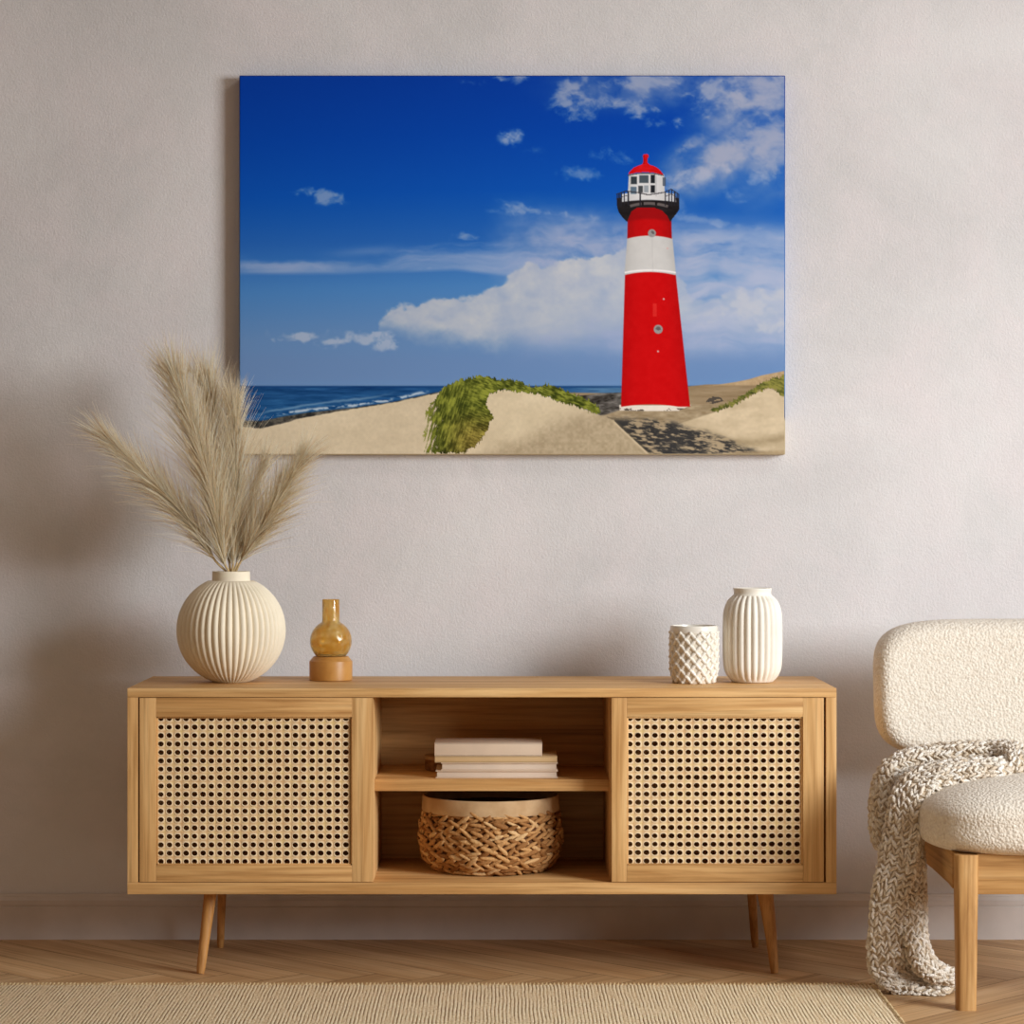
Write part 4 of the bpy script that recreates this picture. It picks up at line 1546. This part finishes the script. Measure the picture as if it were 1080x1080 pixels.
yf0 = CAM_Y + 5.36
for sgn in (0, 1):
    f = (lambda a, b_: (a, b_)) if not sgn else (lambda a, b_: (mir(b_), mir(a)))
    a0, a1 = f(lx0, lx1)
    b0, b1 = f(lx0 + 0.004, lx1 - 0.004)
    sq_leg((a0, a1, yf0, yf0 + 0.05, 0.328), (b0, b1, yf0 + 0.004, yf0 + 0.048, 0.0))
    a0, a1 = f(0.928, 0.974)
    b0, b1 = f(0.918, 0.952)
    yr = CAM_Y + 5.90
    sq_leg((a0, a1, yr - 0.005, yr + 0.040, 0.50), (b0, b1, yr + 0.03, yr + 0.065, 0.0))
    # side rail running back from the front leg
    s0, s1 = f(0.955, 0.985)
    m2 = MB()
    pts = []
    for y_, zlo, zhi in [(yf0 + 0.045, 0.252, 0.330), (yf0 + 0.10, 0.256, 0.331), (yf0 + 0.30, 0.259, 0.331), (yr + 0.01, 0.259, 0.331)]:
        pts.append([(s0, y_, zlo), (s1, y_, zlo), (s1, y_, zhi), (s0, y_, zhi)])
    m2.grid(np.array(pts), closed_v=True, cap=True)
    fix_normals(m2.build('side_rail', M_CHAIR_Y, chair, smooth=False))
m2 = MB()
m2.box(lx1 - 0.004, mir(lx1) + 0.004, yf0 + 0.012, yf0 + 0.040, 0.244, 0.330, 0.003)
m2.build('front_rail', M_CHAIR_X, chair)
m2 = MB()
m2.box(0.965, mir(0.965), CAM_Y + 5.905, CAM_Y + 5.93, 0.262, 0.328, 0.003)
m2.build('rear_rail', M_CHAIR_X, chair)

# ------------------------------------------------------------------ knitted throw


def knit_ribbon(mb, edges, thick, cols_w=0.0175, row_h=0.0135, floor_z=0.0008, taper=True, seed=0):
    """edges: list of ((px,py,d),(px,py,d)) - outer and inner edge of a folded strip.
    Lofts a flat tube through them and covers it with V-shaped stitches."""
    rg_ = np.random.default_rng(seed)
    A = smooth_path([tuple(P(*e[0])) for e in edges], 90)
    B = smooth_path([tuple(P(*e[1])) for e in edges], 90)
    cen = (A + B) / 2
    half = (B - A) / 2
    tan = np.gradient(cen, axis=0)
    tan /= np.linalg.norm(tan, axis=1)[:, None]
    nor = np.cross(tan, half)
    nor /= np.linalg.norm(nor, axis=1)[:, None]
    hw = np.linalg.norm(half, axis=1)
    wdir = half / hw[:, None]
    seg = np.linalg.norm(np.diff(cen, axis=0), axis=1)
    s = np.concatenate([[0], np.cumsum(seg)])
    Ltot = s[-1]
    thk = np.full(len(s), thick) if np.isscalar(thick) else np.interp(s / Ltot, np.linspace(0, 1, len(thick)), thick)
    if taper:
        endf = np.minimum(1, np.minimum(s, Ltot - s) / 0.02)
        endf = np.sqrt(np.clip(endf, 0.08, 1))
    else:
        endf = np.ones_like(s)
    NS = 26

    def section(i, ang):
        c_, s_ = np.cos(ang), np.sin(ang)
        x = np.sign(c_) * np.abs(c_) ** 0.85 * hw[i]
        y = np.sign(s_) * np.abs(s_) ** 0.75 * thk[i] / 2 * endf[i]
        return cen[i] + wdir[i] * x * (0.75 + 0.25 * endf[i]) + nor[i] * y
    rows = np.array([[section(i, a) for a in np.linspace(0, 2 * PI, NS, endpoint=False)] for i in range(0, 90)])
    # core sits a little inside the stitches
    mid = rows.mean(axis=1, keepdims=True)
    core = mid + (rows - mid) * 0.93
    core[..., 2] = np.maximum(core[..., 2], floor_z + 0.002)
    mb.grid(core, closed_v=True, cap=True, mi=1)
    nrow = int(Ltot / row_h)
    BVs, BFs = blob_proto(7, 6)
    for r in range(nrow):
        sv = (r + 0.5) * row_h
        fi = np.interp(sv, s, np.arange(90))
        i = int(min(fi, 88)); fr = fi - i
        ring = rows[i] * (1 - fr) + rows[i + 1] * fr
        t_ = tan[i]
        per = np.linalg.norm(np.roll(ring, -1, axis=0) - ring, axis=1)
        cum = np.concatenate([[0], np.cumsum(per)])
        nc = max(4, int(round(cum[-1] / cols_w)))
        ctr = ring.mean(axis=0)
        for c in range(nc):
            for hsd in (-1, 1):
                q = ((c + 0.5 + 0.24 * hsd + rg_.normal(0, .07)) / nc % 1) * cum[-1]
                k = min(np.searchsorted(cum, q) - 1, NS - 1); k = max(k, 0)
                f2 = (q - cum[k]) / max(per[k], 1e-9)
                p0, p1 = ring[k], ring[(k + 1) % NS]
                pos = p0 * (1 - f2) + p1 * f2
                side_ = p1 - p0
                side_ = side_ / max(np.linalg.norm(side_), 1e-9)
                nn = np.cross(t_, side_); nn /= max(np.linalg.norm(nn), 1e-9)
                if np.dot(nn, pos - ctr) < 0: nn = -nn
                ang = hsd * (0.55 + rg_.normal(0, 0.24))
                a1 = t_ * math.cos(ang) + side_ * math.sin(ang)
                a2 = np.cross(nn, a1)
                w_ = cum[-1] / nc
                sc_ = rg_.uniform(0.7, 1.25)
                pos = pos + t_ * rg_.normal(0, 0.0022)
                Mx = np.array([a1 * row_h * 0.80, a2 * w_ * 0.205 * sc_, nn * 0.0056 * sc_])
                V = BVs @ Mx + pos + nn * rg_.uniform(-0.0012, 0.0012) + rg_.normal(0, 0.0005, BVs.shape)
                V[:, 2] = np.maximum(V[:, 2], floor_z)
                mb.add(V, BFs, 0)


th_ = MB()
# strip nearest the viewer: over the seat, down the side, out along the floor
front = [((1062, 804, 5.65), (1066, 820, 5.58)), ((1043, 804, 5.65), (1048, 820, 5.57)), ((1010, 806, 5.64), (1024, 821, 5.555)), ((985, 809, 5.63), (1002, 824, 5.545)),
         ((964, 815, 5.61), (987, 833, 5.53)), ((949, 825, 5.59), (977, 845, 5.52)), ((941, 842, 5.57), (971, 860, 5.515)), ((936, 866, 5.56), (969, 883, 5.515)), ((928, 905, 5.55), (967, 912, 5.515)),
         ((922, 935, 5.545), (958, 942, 5.52)), ((918, 970, 5.545), (953, 972, 5.53)), ((916, 1000, 5.545), (953, 1000, 5.54)), ((918, 1022, 5.55), (957, 1012, 5.57)),
         ((929, 1039, 5.55), (968, 1022, 5.60)), ((949, 1048, 5.545), (984, 1028, 5.62)), ((975, 1051, 5.535), (1000, 1031, 5.62)), ((1000, 1052, 5.53), (1014, 1032, 5.62))]
knit_ribbon(th_, front, 0.036, seed=1)
# the strip folded beside it: narrower, turning out over the first on the floor
inner_ = [((952, 872, 5.545), (970, 872, 5.57)), ((953, 895, 5.535), (971, 893, 5.565)), ((953, 930, 5.53), (973.5, 930, 5.56)), ((953.5, 965, 5.525), (975, 965, 5.555)), ((955.5, 993, 5.52), (976, 990, 5.55)),
          ((961, 1013, 5.52), (980, 1005, 5.55)), ((970, 1027, 5.525), (988, 1015, 5.555)), ((984, 1035, 5.53), (998, 1020, 5.56)), ((999, 1037, 5.54), (1009, 1024, 5.57)), ((1010, 1037, 5.545), (1018, 1026, 5.57))]
knit_ribbon(th_, inner_, 0.034, seed=2)
# far strip: lies along the back of the seat, its far end folded forward
back_ = [((1062, 816, 5.60), (1082, 816, 5.62)), ((1061, 804, 5.63), (1084, 801, 5.66)), ((1058, 797, 5.67), (1074, 789, 5.72)), ((1044, 798, 5.70), (1050, 787, 5.76)), ((1019, 799, 5.70), (1021, 787.5, 5.76)),
         ((990, 801, 5.70), (986, 789.5, 5.76)), ((966, 804, 5.69), (959, 794, 5.75)), ((949, 811, 5.67), (939, 804.5, 5.73)), ((939, 822, 5.65), (928, 818, 5.71)), ((934, 840, 5.64), (922.5, 840, 5.70)),
         ((933, 862, 5.63), (921.5, 863, 5.69)), ((934, 880, 5.62), (923, 879, 5.68)), ((936, 898, 5.61), (926, 895, 5.67))]
knit_ribbon(th_, back_, [0.034, 0.036, 0.036, 0.034, 0.034, 0.030], seed=3)
o = th_.build('knitted_throw', [M_YARN, M_YARN_CORE], origin=tuple(P(950, 1040, 5.55))[:2] + (0.0,), angle=0)
tag(o, 'chunky cream knitted throw draped over the chair seat and trailing down to the floor', 'throw')

# ------------------------------------------------------------------ camera
cam = bpy.data.cameras.new('camera')
cam.sensor_width = 36.0
cam.lens = FPX / 1080.0 * 36.0
cam.shift_x = (540 - VX) / 1080.0
cam.shift_y = (VY - 540) / 1080.0
cam.clip_end = 60
co = bpy.data.objects.new('camera', cam)
co.location = (CAM_X, CAM_Y, CAM_H)
co.rotation_euler = (PI / 2, 0, 0)
C.objects.link(co)
SC.camera = co

# ------------------------------------------------------------------ light


def area(name, loc, target, size, power, col, sy_=None):
    l = bpy.data.lights.new(name, 'AREA')
    l.shape = 'RECTANGLE'
    l.size = size
    l.size_y = sy_ or size
    l.energy = power
    l.color = col
    o2 = bpy.data.objects.new(name, l)
    o2.location = loc
    o2.rotation_euler = (Vector(target) - Vector(loc)).to_track_quat('-Z', 'Y').to_euler()
    C.objects.link(o2)
    return o2


KEY = area('window_daylight', (3.85, -3.4, 1.78), (-0.65, 0.0, 0.36), 1.9, 82, (0.905, 0.962, 1.0), 1.6)
KEY.data.spread = math.radians(104)
TOP = area('overhead_fill', (2.3, -2.5, 4.3), (0.3, 0.0, 0.40), 1.1, 12, (1.0, 0.95, 0.88))  # soft overhead fill, added to cast the faint shadow below the canvas
TOP.data.spread = math.radians(125)

wd = bpy.data.worlds.new('room_light')
wd.use_nodes = True
SC.world = wd
nt = wd.node_tree
bg = nt.nodes['Background']
tc = nt.nodes.new('ShaderNodeTexCoord')
sp = nt.nodes.new('ShaderNodeSeparateXYZ')
nt.links.new(tc.outputs['Generated'], sp.inputs[0])
r = ramp(nt, [(0.0, (0.42, 0.27, 0.18, 1)), (0.5, (0.75, 0.51, 0.34, 1)), (1.0, (1.0, 0.76, 0.57, 1))])
mr = node(nt, 'ShaderNodeMapRange')
mr.inputs['From Min'].default_value = -1.0
nt.links.new(sp.outputs['Z'], mr.inputs['Value'])
nt.links.new(mr.outputs['Result'], r.inputs['Fac'])
nt.links.new(r.outputs['Color'], bg.inputs['Color'])
bg.inputs['Strength'].default_value = 0.25

SC.view_settings.view_transform = 'Standard'
SC.view_settings.look = 'None'
SC.view_settings.gamma = 1.0
SC.view_settings.use_curve_mapping = False
SC.view_settings.exposure = 0.0
